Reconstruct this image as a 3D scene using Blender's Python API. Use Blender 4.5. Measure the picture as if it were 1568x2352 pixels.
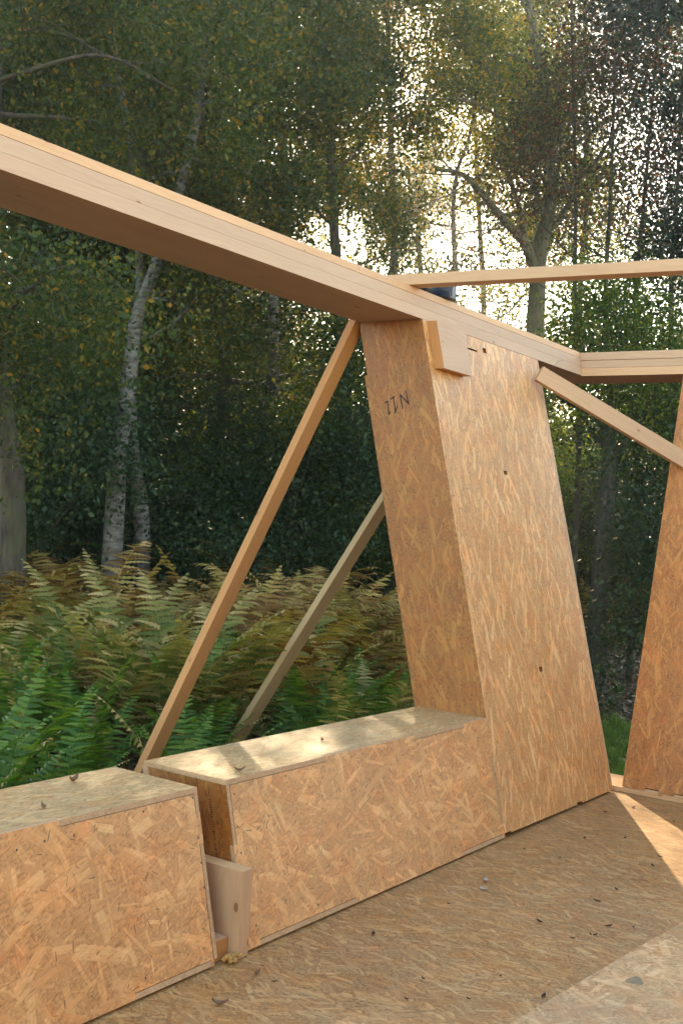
import bpy, bmesh, math, random
import numpy as np
from mathutils import Vector, Matrix
from mathutils.geometry import tessellate_polygon

for o in list(bpy.data.objects): bpy.data.objects.remove(o)
scene = bpy.context.scene
C = scene.collection

# ------------------------------------------------------------------ camera
YAW, PITCH, ROLL, FPX = 0.9659, 0.0048, 0.0630, 2590.0      # FPX for a picture 2352 px tall
CAM = np.array([0.0, -2.3639, 1.5])
fw = np.array([math.sin(YAW)*math.cos(PITCH), math.cos(YAW)*math.cos(PITCH), math.sin(PITCH)])
rt0 = np.array([math.cos(YAW), -math.sin(YAW), 0.0]); up0 = np.cross(rt0, fw)
rt = math.cos(ROLL)*rt0 + math.sin(ROLL)*up0
up = -math.sin(ROLL)*rt0 + math.cos(ROLL)*up0
cd = bpy.data.cameras.new('camera'); cam = bpy.data.objects.new('camera', cd); C.objects.link(cam)
cd.sensor_fit = 'VERTICAL'; cd.sensor_height = 36.0; cd.sensor_width = 24.0
cd.lens = 36.0*FPX/2352.0; cd.clip_start = 0.05; cd.clip_end = 3000
M = Matrix(((rt[0], up[0], -fw[0], CAM[0]), (rt[1], up[1], -fw[1], CAM[1]), (rt[2], up[2], -fw[2], CAM[2]), (0, 0, 0, 1)))
cam.matrix_world = M
scene.camera = cam

# ------------------------------------------------------------------ light
SUN_AZ, SUN_EL = math.radians(52.5), math.radians(27.5)      # azimuth measured from +Y towards +X
sdir = np.array([math.sin(SUN_AZ)*math.cos(SUN_EL), math.cos(SUN_AZ)*math.cos(SUN_EL), math.sin(SUN_EL)])
w = bpy.data.worlds.new("World"); scene.world = w; w.use_nodes = True
nt = w.node_tree; nt.nodes.clear()
sky = nt.nodes.new('ShaderNodeTexSky'); sky.sky_type = 'NISHITA'; sky.sun_disc = False
sky.sun_elevation = SUN_EL; sky.sun_rotation = SUN_AZ; sky.air_density = 1.0; sky.dust_density = 0.6; sky.ozone_density = 3.0
bg = nt.nodes.new('ShaderNodeBackground'); bg.inputs[1].default_value = 0.15
wo = nt.nodes.new('ShaderNodeOutputWorld')
nt.links.new(sky.outputs[0], bg.inputs[0]); nt.links.new(bg.outputs[0], wo.inputs[0])
ld = bpy.data.lights.new('sun', 'SUN'); ld.energy = 2.1; ld.angle = math.radians(0.6); ld.color = (1.0, 0.90, 0.76)
lo = bpy.data.objects.new('sun', ld); C.objects.link(lo)
lo.rotation_euler = Vector(tuple(-sdir)).to_track_quat('-Z', 'Y').to_euler()
vs = scene.view_settings; vs.view_transform = 'Standard'; vs.look = 'None'; vs.gamma = 1.0; vs.exposure = 2.8
vs.use_white_balance = True; vs.white_balance_temperature = 10000; vs.white_balance_tint = 10

# ------------------------------------------------------------------ helpers
def at(px, py, depth):
    """world point seen at photo position (px,py) (1568x2352 grid) at a real depth in metres"""
    d = fw + rt*(px-784)/FPX - up*(py-1176)/FPX
    return CAM + d*depth
def tag(o, label=None, cat=None, group=None, kind=None):
    if label: o['label'] = label
    if cat: o['category'] = cat
    if group: o['group'] = group
    if kind: o['kind'] = kind
    return o
def thing(name, label, cat, loc=(0, 0, 0), group=None):
    o = bpy.data.objects.new(name, None); C.objects.link(o); o.location = tuple(loc); o.empty_display_size = 0.1
    return tag(o, label, cat, group)
def mobj(name, verts, faces, mats, parent=None, uvs=None, midx=None, smooth=False, loc=None):
    """faces: list of index tuples; uvs: list (one per face) of lists of uv"""
    me = bpy.data.meshes.new(name)
    verts = np.asarray(verts, float)
    org = np.zeros(3)
    if parent is not None: 
        p = parent
        while p is not None: org = org + np.array(p.location); p = p.parent
    elif loc is not None: org = np.array(loc, float)
    me.from_pydata([tuple(v) for v in verts-org], [], [tuple(f) for f in faces])
    if not isinstance(mats, (list, tuple)): mats = [mats]
    for m in mats: me.materials.append(m)
    if uvs is not None:
        ul = me.uv_layers.new(name='UVMap'); k = 0
        for fu in uvs:
            for u in fu: ul.data[k].uv = u; k += 1
    if midx is not None:
        me.polygons.foreach_set('material_index', midx)
    bm = bmesh.new(); bm.from_mesh(me); bmesh.ops.recalc_face_normals(bm, faces=bm.faces); bm.to_mesh(me); bm.free()
    if smooth: me.polygons.foreach_set('use_smooth', [True]*len(me.polygons))
    o = bpy.data.objects.new(name, me); C.objects.link(o)
    if parent is not None: o.parent = parent
    elif loc is not None: o.location = tuple(loc)
    return o
def npmesh(name, V, F, mat, uv=None, smooth=False):
    """fast mesh from numpy arrays, F is (n,4) or (n,3)"""
    me = bpy.data.meshes.new(name); n = len(F); k = F.shape[1]
    me.vertices.add(len(V)); me.vertices.foreach_set('co', np.ascontiguousarray(V, dtype=np.float32).ravel())
    me.loops.add(n*k); me.loops.foreach_set('vertex_index', np.ascontiguousarray(F, dtype=np.int32).ravel())
    me.polygons.add(n); me.polygons.foreach_set('loop_start', np.arange(0, n*k, k, dtype=np.int32))
    me.polygons.foreach_set('loop_total', np.full(n, k, dtype=np.int32))
    if smooth: me.polygons.foreach_set('use_smooth', np.ones(n, dtype=bool))
    me.update(calc_edges=True); me.validate()
    me.materials.append(mat)
    return me
def link(name, me, parent=None, loc=None):
    o = bpy.data.objects.new(name, me); C.objects.link(o)
    if parent is not None: o.parent = parent
    if loc is not None: o.location = tuple(loc)
    return o
rnd = random.Random(7)

def prism(name, loops, w0, w1, F, mats, parent, rot=False, kind_uv=(0, 0)):
    """extrude 2-D loops (outer first, then holes) from w0 to w1; F(u,v,w)->xyz"""
    off = (rnd.uniform(0, 20), rnd.uniform(0, 20))
    flat = [p for lp in loops for p in lp]; n = len(flat)
    V = [F(u, v, w0) for u, v in flat]+[F(u, v, w1) for u, v in flat]
    if len(loops) == 1 and len(loops[0]) == 4: tris = [(0, 1, 2, 3)]
    else: tris = [tuple(t) for t in tessellate_polygon([[Vector((u, v, 0)) for u, v in lp] for lp in loops])]
    faces, uvs, mi = [], [], []
    def uvf(p):
        u, v = p
        return (v+off[0], u+off[1]) if rot else (u+off[0], v+off[1])
    for t in tris:
        faces.append(t); uvs.append([uvf(flat[i]) for i in t]); mi.append(0)
        t2 = tuple(i+n for i in reversed(t)); faces.append(t2); uvs.append([uvf(flat[i-n]) for i in t2]); mi.append(0)
    b = 0
    for lp in loops:
        k = len(lp); s = 0
        for i in range(k):
            j = (i+1) % k
            L = math.dist(lp[i], lp[j])
            faces.append((b+i, b+j, b+j+n, b+i+n)); uvs.append([(s, w0), (s+L, w0), (s+L, w1), (s, w1)]); mi.append(1 if len(mats) > 1 else 0)
            s += L
        b += k
    return mobj(name, V, faces, mats, parent, uvs, mi)
def rect(a, b, c, d): return [(a, c), (b, c), (b, d), (a, d)]
def timber(name, p0, p1, wv, hv, mats, parent=None, bevel=0.002, loc=None):
    """bar from p0 to p1 (centre line), full width vector wv and height vector hv; grain runs along it"""
    p0, p1, wv, hv = [np.array(a, float) for a in (p0, p1, wv, hv)]
    L = np.linalg.norm(p1-p0); W = np.linalg.norm(wv); H = np.linalg.norm(hv)
    V = []; lc = []
    for l, p in ((0, p0), (L, p1)):
        for a, b in ((-.5, -.5), (.5, -.5), (.5, .5), (-.5, .5)):
            V.append(p+a*wv+b*hv); lc.append((l, a*W, b*H))
    off = (rnd.uniform(0, 20), rnd.uniform(0, 20))
    faces = [(0, 1, 5, 4), (1, 2, 6, 5), (2, 3, 7, 6), (3, 0, 4, 7), (3, 2, 1, 0), (4, 5, 6, 7)]
    uvs = []
    for k, f in enumerate(faces):
        if k in (0, 2): uvs.append([(lc[i][0]+off[0], lc[i][1]+off[1]+k) for i in f])
        elif k in (1, 3): uvs.append([(lc[i][0]+off[0], lc[i][2]+off[1]+k) for i in f])
        else: uvs.append([(lc[i][1], lc[i][2]) for i in f])
    mi = [0, 0, 0, 0, len(mats)-1, len(mats)-1]
    o = mobj(name, V, faces, mats, parent, uvs, mi, loc=loc)
    if bevel:
        md = o.modifiers.new('edge', 'BEVEL'); md.width = bevel; md.segments = 2; md.limit_method = 'ANGLE'
    return o
def tube(points, radii, sides=8):
    P = np.array(points, float); n = len(P); R = np.array(radii, float)
    T = np.gradient(P, axis=0); T /= (np.linalg.norm(T, axis=1)[:, None]+1e-9)
    ref = np.array([0, 0, 1.0]) if abs(T[0][2]) < .9 else np.array([1.0, 0, 0])
    V = []
    for i in range(n):
        a = np.cross(T[i], ref); a /= np.linalg.norm(a)+1e-9; b = np.cross(T[i], a)
        ang = np.arange(sides)*2*math.pi/sides
        V.append(P[i]+R[i]*(np.cos(ang)[:, None]*a+np.sin(ang)[:, None]*b))
    V = np.concatenate(V)
    F = []
    for i in range(n-1):
        for j in range(sides):
            k = (j+1) % sides
            F.append((i*sides+j, i*sides+k, (i+1)*sides+k, (i+1)*sides+j))
    return V, np.array(F, int)

# ------------------------------------------------------------------ materials
def newmat(name):
    m = bpy.data.materials.new(name); m.use_nodes = True
    n = m.node_tree.nodes; b = n['Principled BSDF']
    return m, m.node_tree, b
def N(nt, t, **kw):
    n = nt.nodes.new(t)
    for k, v in kw.items(): setattr(n, k, v)
    return n
def math_n(nt, op, a, b=None, c=None, clamp=False):
    n = nt.nodes.new('ShaderNodeMath'); n.operation = op; n.use_clamp = clamp
    for i, x in enumerate((a, b, c)):
        if x is None: continue
        if isinstance(x, (int, float)): n.inputs[i].default_value = x
        else: nt.links.new(x, n.inputs[i])
    return n.outputs[0]
def ramp(nt, fac, stops, interp='LINEAR'):
    r = nt.nodes.new('ShaderNodeValToRGB'); r.color_ramp.interpolation = interp
    e = r.color_ramp.elements
    while len(e) < len(stops): e.new(0.5)
    for i, (p, c) in enumerate(stops):
        e[i].position = p; e[i].color = (c[0], c[1], c[2], 1)
    nt.links.new(fac, r.inputs[0]); return r.outputs[0]
def mixc(nt, fac, a, b, mode='MIX'):
    m = nt.nodes.new('ShaderNodeMix'); m.data_type = 'RGBA'; m.blend_type = mode
    if isinstance(fac, (int, float)): m.inputs[0].default_value = fac
    else: nt.links.new(fac, m.inputs[0])
    for x, i in ((a, 6), (b, 7)):
        if isinstance(x, tuple): m.inputs[i].default_value = (*x, 1)
        else: nt.links.new(x, m.inputs[i])
    return m.outputs[2]
def noise(nt, vec, scale, detail=2, rough=.5, dist=0, dims='3D'):
    n = nt.nodes.new('ShaderNodeTexNoise'); n.noise_dimensions = dims
    n.inputs['Scale'].default_value = scale; n.inputs['Detail'].default_value = detail
    n.inputs['Roughness'].default_value = rough; n.inputs['Distortion'].default_value = dist
    if vec is not None: nt.links.new(vec, n.inputs['Vector'])
    return n.outputs['Fac']
def vmul(nt, v, s):
    m = nt.nodes.new('ShaderNodeVectorMath'); m.operation = 'MULTIPLY'; nt.links.new(v, m.inputs[0]); m.inputs[1].default_value = s; return m.outputs[0]
def vadd(nt, v, s):
    m = nt.nodes.new('ShaderNodeVectorMath'); m.operation = 'ADD'; nt.links.new(v, m.inputs[0]); m.inputs[1].default_value = s; return m.outputs[0]

def flake_group():
    g = bpy.data.node_groups.new('wood_flake_layer', 'ShaderNodeTree')
    for nm, t in (('Vector', 'NodeSocketVector'), ('Scale', 'NodeSocketFloat'), ('Angle', 'NodeSocketFloat'), ('Spread', 'NodeSocketFloat'), ('HalfL', 'NodeSocketFloat'), ('HalfW', 'NodeSocketFloat')):
        g.interface.new_socket(nm, in_out='INPUT', socket_type=t)
    for nm in ('Mask', 'Rand', 'Fibre', 'Side'):
        g.interface.new_socket(nm, in_out='OUTPUT', socket_type='NodeSocketFloat')
    gi = g.nodes.new('NodeGroupInput'); go = g.nodes.new('NodeGroupOutput'); L = g.links
    vo = g.nodes.new('ShaderNodeTexVoronoi'); vo.voronoi_dimensions = '2D'; vo.feature = 'F1'
    L.new(gi.outputs['Vector'], vo.inputs['Vector']); L.new(gi.outputs['Scale'], vo.inputs['Scale'])
    sub = g.nodes.new('ShaderNodeVectorMath'); sub.operation = 'SUBTRACT'
    L.new(gi.outputs['Vector'], sub.inputs[0]); L.new(vo.outputs['Position'], sub.inputs[1])
    sc = g.nodes.new('ShaderNodeSeparateColor'); L.new(vo.outputs['Color'], sc.inputs[0])
    a = math_n(g, 'SUBTRACT', sc.outputs[0], 0.5); a = math_n(g, 'MULTIPLY', a, 2.0)
    a = math_n(g, 'MULTIPLY', a, gi.outputs['Spread']); a = math_n(g, 'ADD', a, gi.outputs['Angle'])
    ro = g.nodes.new('ShaderNodeVectorRotate'); ro.rotation_type = 'Z_AXIS'
    L.new(sub.outputs[0], ro.inputs['Vector']); L.new(a, ro.inputs['Angle'])
    sx = g.nodes.new('ShaderNodeSeparateXYZ'); L.new(ro.outputs[0], sx.inputs[0])
    ln = math_n(g, 'MULTIPLY_ADD', sc.outputs[1], 0.9, 0.45); ln = math_n(g, 'MULTIPLY', ln, gi.outputs['HalfL'])
    wn = math_n(g, 'FRACT', math_n(g, 'MULTIPLY', sc.outputs[1], 7.31)); wn = math_n(g, 'MULTIPLY_ADD', wn, 1.1, 0.35); wn = math_n(g, 'MULTIPLY', wn, gi.outputs['HalfW'])
    # ragged edge
    wob = noise(g, gi.outputs['Vector'], 60, 2); wob = math_n(g, 'MULTIPLY_ADD', wob, 0.5, -0.25)
    ax = math_n(g, 'ADD', math_n(g, 'DIVIDE', math_n(g, 'ABSOLUTE', sx.outputs[0]), ln), wob)
    side = math_n(g, 'DIVIDE', sx.outputs[1], wn)
    ay = math_n(g, 'ADD', math_n(g, 'ABSOLUTE', side), wob)
    mx = math_n(g, 'MAXIMUM', ax, ay)
    mr = g.nodes.new('ShaderNodeMapRange'); mr.interpolation_type = 'SMOOTHSTEP'
    L.new(mx, mr.inputs[0]); mr.inputs[1].default_value = 1.06; mr.inputs[2].default_value = 0.90; mr.inputs[3].default_value = 0; mr.inputs[4].default_value = 1
    cb = g.nodes.new('ShaderNodeCombineXYZ'); L.new(math_n(g, 'MULTIPLY', sx.outputs[0], 14), cb.inputs[0]); L.new(math_n(g, 'MULTIPLY', sx.outputs[1], 320), cb.inputs[1]); L.new(math_n(g, 'MULTIPLY', sc.outputs[2], 60), cb.inputs[2])
    fb = noise(g, cb.outputs[0], 1.0, 2)
    L.new(mr.outputs[0], go.inputs['Mask']); L.new(sc.outputs[2], go.inputs['Rand']); L.new(fb, go.inputs['Fibre']); L.new(side, go.inputs['Side'])
    return g
FLAKE = flake_group()
def warm(c, k=1.0, g=.79, b_=.585): return (c[0]*k, c[1]*k*g, c[2]*k*b_)
def osb(name, angle, spread, size=1.0, cols=None, grime=0.0, wf=1.0, fib=70, curl_=1.2, slv=.35, gain=1.0, sat=1.0, dark=1.0, con=.72):
    """oriented strand board: overlapping flakes of random direction, length and tone, in metres of UV"""
    m, nt, b = newmat(name)
    uv = N(nt, 'ShaderNodeUVMap'); v0 = uv.outputs[0]
    base = noise(nt, v0, 90, 3)
    cols = cols or [(0.0, (.30, .155, .068)), (.18, (.40, .225, .105)), (.45, (.50, .305, .155)), (.72, (.58, .38, .205)), (.93, (.66, .47, .28)), (1.0, (.42, .19, .085))]
    cols = [(p, warm(c, gain)) for p, c in cols]
    av = np.mean([c for p, c in cols[1:5]], axis=0)
    cols = [(p, tuple(av+(np.array(c)-av)*con)) for p, c in cols]
    col = ramp(nt, base, [(.3, tuple(x*.75 for x in cols[0][1])), (.7, cols[2][1])])
    hgt = None
    specs = [(5.5, .095, .0120), (7.0, .080, .0150), (9, .068, .0110), (19, .026, .0040), (8, .066, .0120), (12, .046, .0075), (6.5, .085, .0130), (11, .045, .0050)]
    for i, (sc, hl, hw) in enumerate(specs):
        g = nt.nodes.new('ShaderNodeGroup'); g.node_tree = FLAKE
        nt.links.new(vadd(nt, v0, (3.71*i+.3, 5.13*i+.9, 0)), g.inputs['Vector'])
        g.inputs['Scale'].default_value = sc/size; g.inputs['HalfL'].default_value = hl*size; g.inputs['HalfW'].default_value = hw*size*wf
        g.inputs['Angle'].default_value = angle; g.inputs['Spread'].default_value = spread
        c = ramp(nt, g.outputs['Rand'], cols)
        f = math_n(nt, 'MULTIPLY_ADD', g.outputs['Fibre'], .60, .68)
        sh = N(nt, 'ShaderNodeMapRange'); nt.links.new(g.outputs['Side'], sh.inputs[0])
        sh.inputs[1].default_value = -1.0; sh.inputs[2].default_value = -.55; sh.inputs[3].default_value = .80; sh.inputs[4].default_value = 1.0
        f = math_n(nt, 'MULTIPLY', f, sh.outputs[0])  # shadow along one flake edge painted into its colour
        vm = N(nt, 'ShaderNodeVectorMath', operation='SCALE'); nt.links.new(c, vm.inputs[0]); nt.links.new(f, vm.inputs['Scale'])
        col = mixc(nt, math_n(nt, 'MULTIPLY', g.outputs['Mask'], .86), col, vm.outputs[0])
        h = math_n(nt, 'MULTIPLY', g.outputs['Mask'], math_n(nt, 'MULTIPLY_ADD', g.outputs['Rand'], 1.0, .2))
        hgt = h if hgt is None else math_n(nt, 'MAXIMUM', math_n(nt, 'MULTIPLY', hgt, .8), h)
    # dark slivers and specks
    g = nt.nodes.new('ShaderNodeGroup'); g.node_tree = FLAKE
    nt.links.new(vadd(nt, v0, (91.3, 47.7, 0)), g.inputs['Vector'])
    g.inputs['Scale'].default_value = 20/size; g.inputs['HalfL'].default_value = .013; g.inputs['HalfW'].default_value = .0014
    g.inputs['Angle'].default_value = angle; g.inputs['Spread'].default_value = min(spread*1.6, 3.14)
    dm = math_n(nt, 'MULTIPLY', g.outputs['Mask'], math_n(nt, 'GREATER_THAN', g.outputs['Rand'], slv))
    col = mixc(nt, math_n(nt, 'MULTIPLY', dm, .75), col, (.10, .045, .02))
    # torn fibres: curly streaks that follow the strand direction
    vr = N(nt, 'ShaderNodeVectorRotate', rotation_type='Z_AXIS'); nt.links.new(v0, vr.inputs['Vector']); vr.inputs['Angle'].default_value = -angle
    st = noise(nt, vmul(nt, vr.outputs[0], (16/size, fib, 1)), 1.0, 4, .62, curl_)
    col = mixc(nt, 1.0, col, ramp(nt, st, [(.30, (.62, .50, .38)), (.42, (.93, .90, .87)), (.56, (1.0, 1.0, 1.0)), (.72, (1.12, 1.14, 1.18))]), 'MULTIPLY')
    hue = noise(nt, v0, 9/size, 3, .6)
    col = mixc(nt, 1.0, col, ramp(nt, hue, [(.32, (1.07, .93, .84)), (.5, (1, 1, 1)), (.68, (.97, 1.04, 1.10))]), 'MULTIPLY')
    big = noise(nt, v0, 2.2, 4, .6)
    tone = ramp(nt, big, [(.3, (.86, .84, .82)), (.7, (1.08, 1.08, 1.08))])
    col = mixc(nt, 1.0, col, tone, 'MULTIPLY')
    if grime:
        gz = noise(nt, v0, 1.3, 6, .7)
        gm = ramp(nt, gz, [(.40, (0, 0, 0)), (.72, (1, 1, 1))])
        gv = math_n(nt, 'MULTIPLY', gm, grime)
        col = mixc(nt, gv, col, (.27, .235, .185))
    hs = N(nt, 'ShaderNodeHueSaturation'); hs.inputs['Saturation'].default_value = sat; hs.inputs['Value'].default_value = dark
    nt.links.new(col, hs.inputs['Color'])
    nt.links.new(hs.outputs[0], b.inputs['Base Color'])
    b.inputs['Roughness'].default_value = .5; b.inputs['Specular IOR Level'].default_value = .5
    bp = N(nt, 'ShaderNodeBump'); bp.inputs['Strength'].default_value = .35; bp.inputs['Distance'].default_value = .0012
    nt.links.new(hgt, bp.inputs['Height']); nt.links.new(bp.outputs[0], b.inputs['Normal'])
    return m
def osb_edge(name):
    m, nt, b = newmat(name)
    tc = N(nt, 'ShaderNodeTexCoord'); v = tc.outputs['Object']
    a = noise(nt, v, 160, 4, .7)
    b2 = noise(nt, vmul(nt, v, (1, 1, 1)), 28, 3)
    col = ramp(nt, a, [(.28, (.20, .09, .035)), (.45, (.40, .22, .10)), (.66, (.56, .34, .18))])
    col = mixc(nt, .35, col, ramp(nt, b2, [(.3, (.38, .20, .10)), (.7, (.58, .37, .22))]))
    nt.links.new(col, b.inputs['Base Color']); b.inputs['Roughness'].default_value = .85
    bp = N(nt, 'ShaderNodeBump'); bp.inputs['Strength'].default_value = .6; bp.inputs['Distance'].default_value = .002
    nt.links.new(a, bp.inputs['Height']); nt.links.new(bp.outputs[0], b.inputs['Normal'])
    return m
def softwood(name, light=(.66, .45, .28), darkc=(.50, .29, .15), knots=True, grey=0.0, end=False, ringscale=1.0):
    light = warm(light, 1.0, .83, .67); darkc = warm(darkc, 1.0, .80, .65)
    m, nt, b = newmat(name)
    uv = N(nt, 'ShaderNodeUVMap'); v0 = uv.outputs[0]
    w1 = noise(nt, vmul(nt, v0, (1.1, 5, 1)), 1.0, 3, .6)
    sx = N(nt, 'ShaderNodeSeparateXYZ'); nt.links.new(v0, sx.inputs[0])
    # growth rings: cathedral figure from warped v coordinate
    q = math_n(nt, 'ADD', math_n(nt, 'MULTIPLY', sx.outputs[1], 38*ringscale), math_n(nt, 'MULTIPLY', w1, 9))
    s = math_n(nt, 'FRACT', q)
    ring = ramp(nt, s, [(0, (.25, .25, .25)), (.55, (.55, .55, .55)), (.88, (1, 1, 1)), (1, (.25, .25, .25))])
    fine = noise(nt, vmul(nt, v0, (6, 420, 1)), 1.0, 3, .6)
    f = math_n(nt, 'MULTIPLY', ring, math_n(nt, 'MULTIPLY_ADD', w1, .55, .05))
    f = math_n(nt, 'MULTIPLY_ADD', math_n(nt, 'SUBTRACT', fine, .5), .55, f)
    col = ramp(nt, f, [(.05, light), (.85, darkc)])
    big = noise(nt, vmul(nt, v0, (.7, 3, 1)), 1.0, 2)
    col = mixc(nt, 1.0, col, ramp(nt, big, [(.3, (.88, .86, .84)), (.7, (1.06, 1.06, 1.06))]), 'MULTIPLY')
    if knots:
        vo = N(nt, 'ShaderNodeTexVoronoi', voronoi_dimensions='2D'); vo.inputs['Scale'].default_value = 1.0
        nt.links.new(vmul(nt, v0, (2.2, 5.0, 1)), vo.inputs['Vector'])
        sub = N(nt, 'ShaderNodeVectorMath', operation='SUBTRACT'); nt.links.new(vmul(nt, v0, (2.2, 5.0, 1)), sub.inputs[0]); nt.links.new(vo.outputs['Position'], sub.inputs[1])
        loc = vmul(nt, sub.outputs[0], (1/2.2, 1/5.0*1.7, 0))
        ln = N(nt, 'ShaderNodeVectorMath', operation='LENGTH'); nt.links.new(loc, ln.inputs[0])
        sc = N(nt, 'ShaderNodeSeparateColor'); nt.links.new(vo.outputs['Color'], sc.inputs[0])
        rad = math_n(nt, 'MULTIPLY_ADD', sc.outputs[0], .016, .004)
        d = math_n(nt, 'DIVIDE', ln.outputs['Value'], rad)
        km = ramp(nt, d, [(.0, (1, 1, 1)), (.85, (.9, .9, .9)), (1.0, (0, 0, 0))])
        km = math_n(nt, 'MULTIPLY', km, math_n(nt, 'GREATER_THAN', sc.outputs[1], .45))
        halo = math_n(nt, 'MULTIPLY', ramp(nt, math_n(nt, 'MULTIPLY', d, .25), [(.0, (1, 1, 1)), (1.0, (0, 0, 0))]), math_n(nt, 'GREATER_THAN', sc.outputs[1], .45))
        col = mixc(nt, math_n(nt, 'MULTIPLY', halo, .35), col, darkc)
        col = mixc(nt, math_n(nt, 'MULTIPLY', km, .85), col, (.20, .085, .035))
    if grey: col = mixc(nt, grey, col, (.19, .165, .10))
    nt.links.new(col, b.inputs['Base Color']); b.inputs['Roughness'].default_value = .6; b.inputs['Specular IOR Level'].default_value = .3
    bp = N(nt, 'ShaderNodeBump'); bp.inputs['Strength'].default_value = .25; bp.inputs['Distance'].default_value = .0008
    nt.links.new(f, bp.inputs['Height']); nt.links.new(bp.outputs[0], b.inputs['Normal'])
    return m
def leafmat(name, stops, trans=.45, rough=.55, tcol=1.3, spec=.25):
    m, nt, b = newmat(name)
    g = N(nt, 'ShaderNodeNewGeometry')
    col = ramp(nt, g.outputs['Random Per Island'], stops)
    oi = N(nt, 'ShaderNodeObjectInfo')
    hs = N(nt, 'ShaderNodeHueSaturation'); nt.links.new(col, hs.inputs['Color'])
    nt.links.new(math_n(nt, 'MULTIPLY_ADD', oi.outputs['Random'], .4, .8), hs.inputs['Value'])
    nt.links.new(hs.outputs[0], b.inputs['Base Color']); b.inputs['Roughness'].default_value = rough; b.inputs['Specular IOR Level'].default_value = spec
    tr = N(nt, 'ShaderNodeBsdfTranslucent')
    tm = mixc(nt, 1.0, hs.outputs[0], (tcol*1.25, tcol*1.2, tcol*.45), 'MULTIPLY')
    nt.links.new(tm, tr.inputs[0])
    mx = N(nt, 'ShaderNodeMixShader'); mx.inputs[0].default_value = trans
    nt.links.new(b.outputs[0], mx.inputs[1]); nt.links.new(tr.outputs[0], mx.inputs[2])
    nt.links.new(mx.outputs[0], nt.nodes['Material Output'].inputs['Surface'])
    return m
def bark(name, c0, c1, c2, birch=False):
    m, nt, b = newmat(name)
    tc = N(nt, 'ShaderNodeTexCoord'); v = tc.outputs['Object']
    if birch:
        a = noise(nt, vmul(nt, v, (2.5, 2.5, 9)), 3.0, 5, .65)
        p = noise(nt, v, 1.7, 4, .6)
        col = ramp(nt, a, [(.34, c0), (.46, c1), (.62, c2)])
        col = mixc(nt, ramp(nt, p, [(.52, (0, 0, 0)), (.60, (1, 1, 1))]), col, (.11, .085, .06))
    else:
        a = noise(nt, vmul(nt, v, (9, 9, 1.6)), 3.0, 5, .65)
        p = noise(nt, v, 1.3, 3, .6)
        col = ramp(nt, a, [(.32, c0), (.5, c1), (.68, c2)])
        col = mixc(nt, math_n(nt, 'MULTIPLY', ramp(nt, p, [(.45, (0, 0, 0)), (.62, (1, 1, 1))]), .6), col, (.075, .085, .030))
    nt.links.new(col, b.inputs['Base Color']); b.inputs['Roughness'].default_value = .9
    bp = N(nt, 'ShaderNodeBump'); bp.inputs['Strength'].default_value = .8; bp.inputs['Distance'].default_value = .015
    nt.links.new(a, bp.inputs['Height']); nt.links.new(bp.outputs[0], b.inputs['Normal'])
    return m
def plain(name, c, rough=.5, metal=0.0):
    m, nt, b = newmat(name); tc = N(nt, 'ShaderNodeTexCoord')
    a = noise(nt, tc.outputs['Object'], 40, 3)
    nt.links.new(ramp(nt, a, [(.3, tuple(x*.8 for x in c)), (.7, tuple(min(1, x*1.15) for x in c))]), b.inputs['Base Color'])
    b.inputs['Roughness'].default_value = rough; b.inputs['Metallic'].default_value = metal
    return m

R90 = math.pi/2
OSB_FRONT = osb('strand board, mixed flakes', 0.45, 1.2, 1.25, wf=1.0, fib=48, curl_=2.6, gain=1.26, con=.55, cols=[(0.0, (.31, .145, .060)), (.18, (.41, .215, .093)), (.45, (.51, .285, .135)), (.72, (.59, .36, .18)), (.93, (.67, .45, .25)), (1.0, (.44, .18, .072))])
OSB_TOP = osb('strand board, weathered top', 0.05, .55, .75, cols=[(0, (.36, .24, .12)), (.3, (.50, .37, .20)), (.6, (.60, .46, .27)), (.9, (.68, .55, .36)), (1, (.40, .24, .12))], grime=.25)
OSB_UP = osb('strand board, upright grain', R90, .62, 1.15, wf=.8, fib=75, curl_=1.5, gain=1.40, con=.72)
OSB_SHADED = osb('strand board, side of frame', R90, .6, 1.1, wf=.8, fib=75, curl_=1.5, con=.75, gain=.88, cols=[(0, (.26, .095, .022)), (.3, (.38, .16, .040)), (.6, (.46, .215, .058)), (.9, (.55, .29, .09)), (1, (.33, .11, .027))])  # darker orange copy: shade and floor bounce on the side put into colour
OSB_FLOOR = osb('strand board, dusty floor', 0.0, .9, .85, wf=.9, fib=60, curl_=1.6, gain=1.03, cols=[(0, (.28, .17, .09)), (.3, (.42, .28, .16)), (.6, (.50, .355, .21)), (.9, (.60, .46, .29)), (1, (.33, .18, .09))], grime=.15, con=.85, sat=1.06)
OSB_SHEET = osb('strand board, loose pale sheet', 0.6, 1.4, 1.15, con=.85, gain=1.16, fib=45, curl_=2.2, cols=[(0, (.38, .25, .14)), (.3, (.50, .36, .22)), (.6, (.58, .45, .30)), (.9, (.64, .53, .38)), (1, (.40, .25, .13))], grime=.15)
OSB_EDGE = osb_edge('strand board, sawn edge')
WOOD = softwood('planed softwood', (.55, .395, .28), (.44, .28, .175))
WOOD_PALE = softwood('planed softwood, pale', (.54, .405, .31), (.45, .30, .205))
WOOD_WARM = softwood('sawn softwood, warm', (.52, .28, .125), (.37, .175, .06))
WOOD_PLATE = softwood('planed softwood, orange', (.66, .44, .28), (.54, .31, .165))
WOOD_GREY = softwood('treated softwood, greenish', (.46, .335, .19), (.33, .215, .11), grey=.30)
WOOD_END = softwood('softwood end grain', (.58, .40, .24), (.36, .20, .10), knots=False, ringscale=3)

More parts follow.
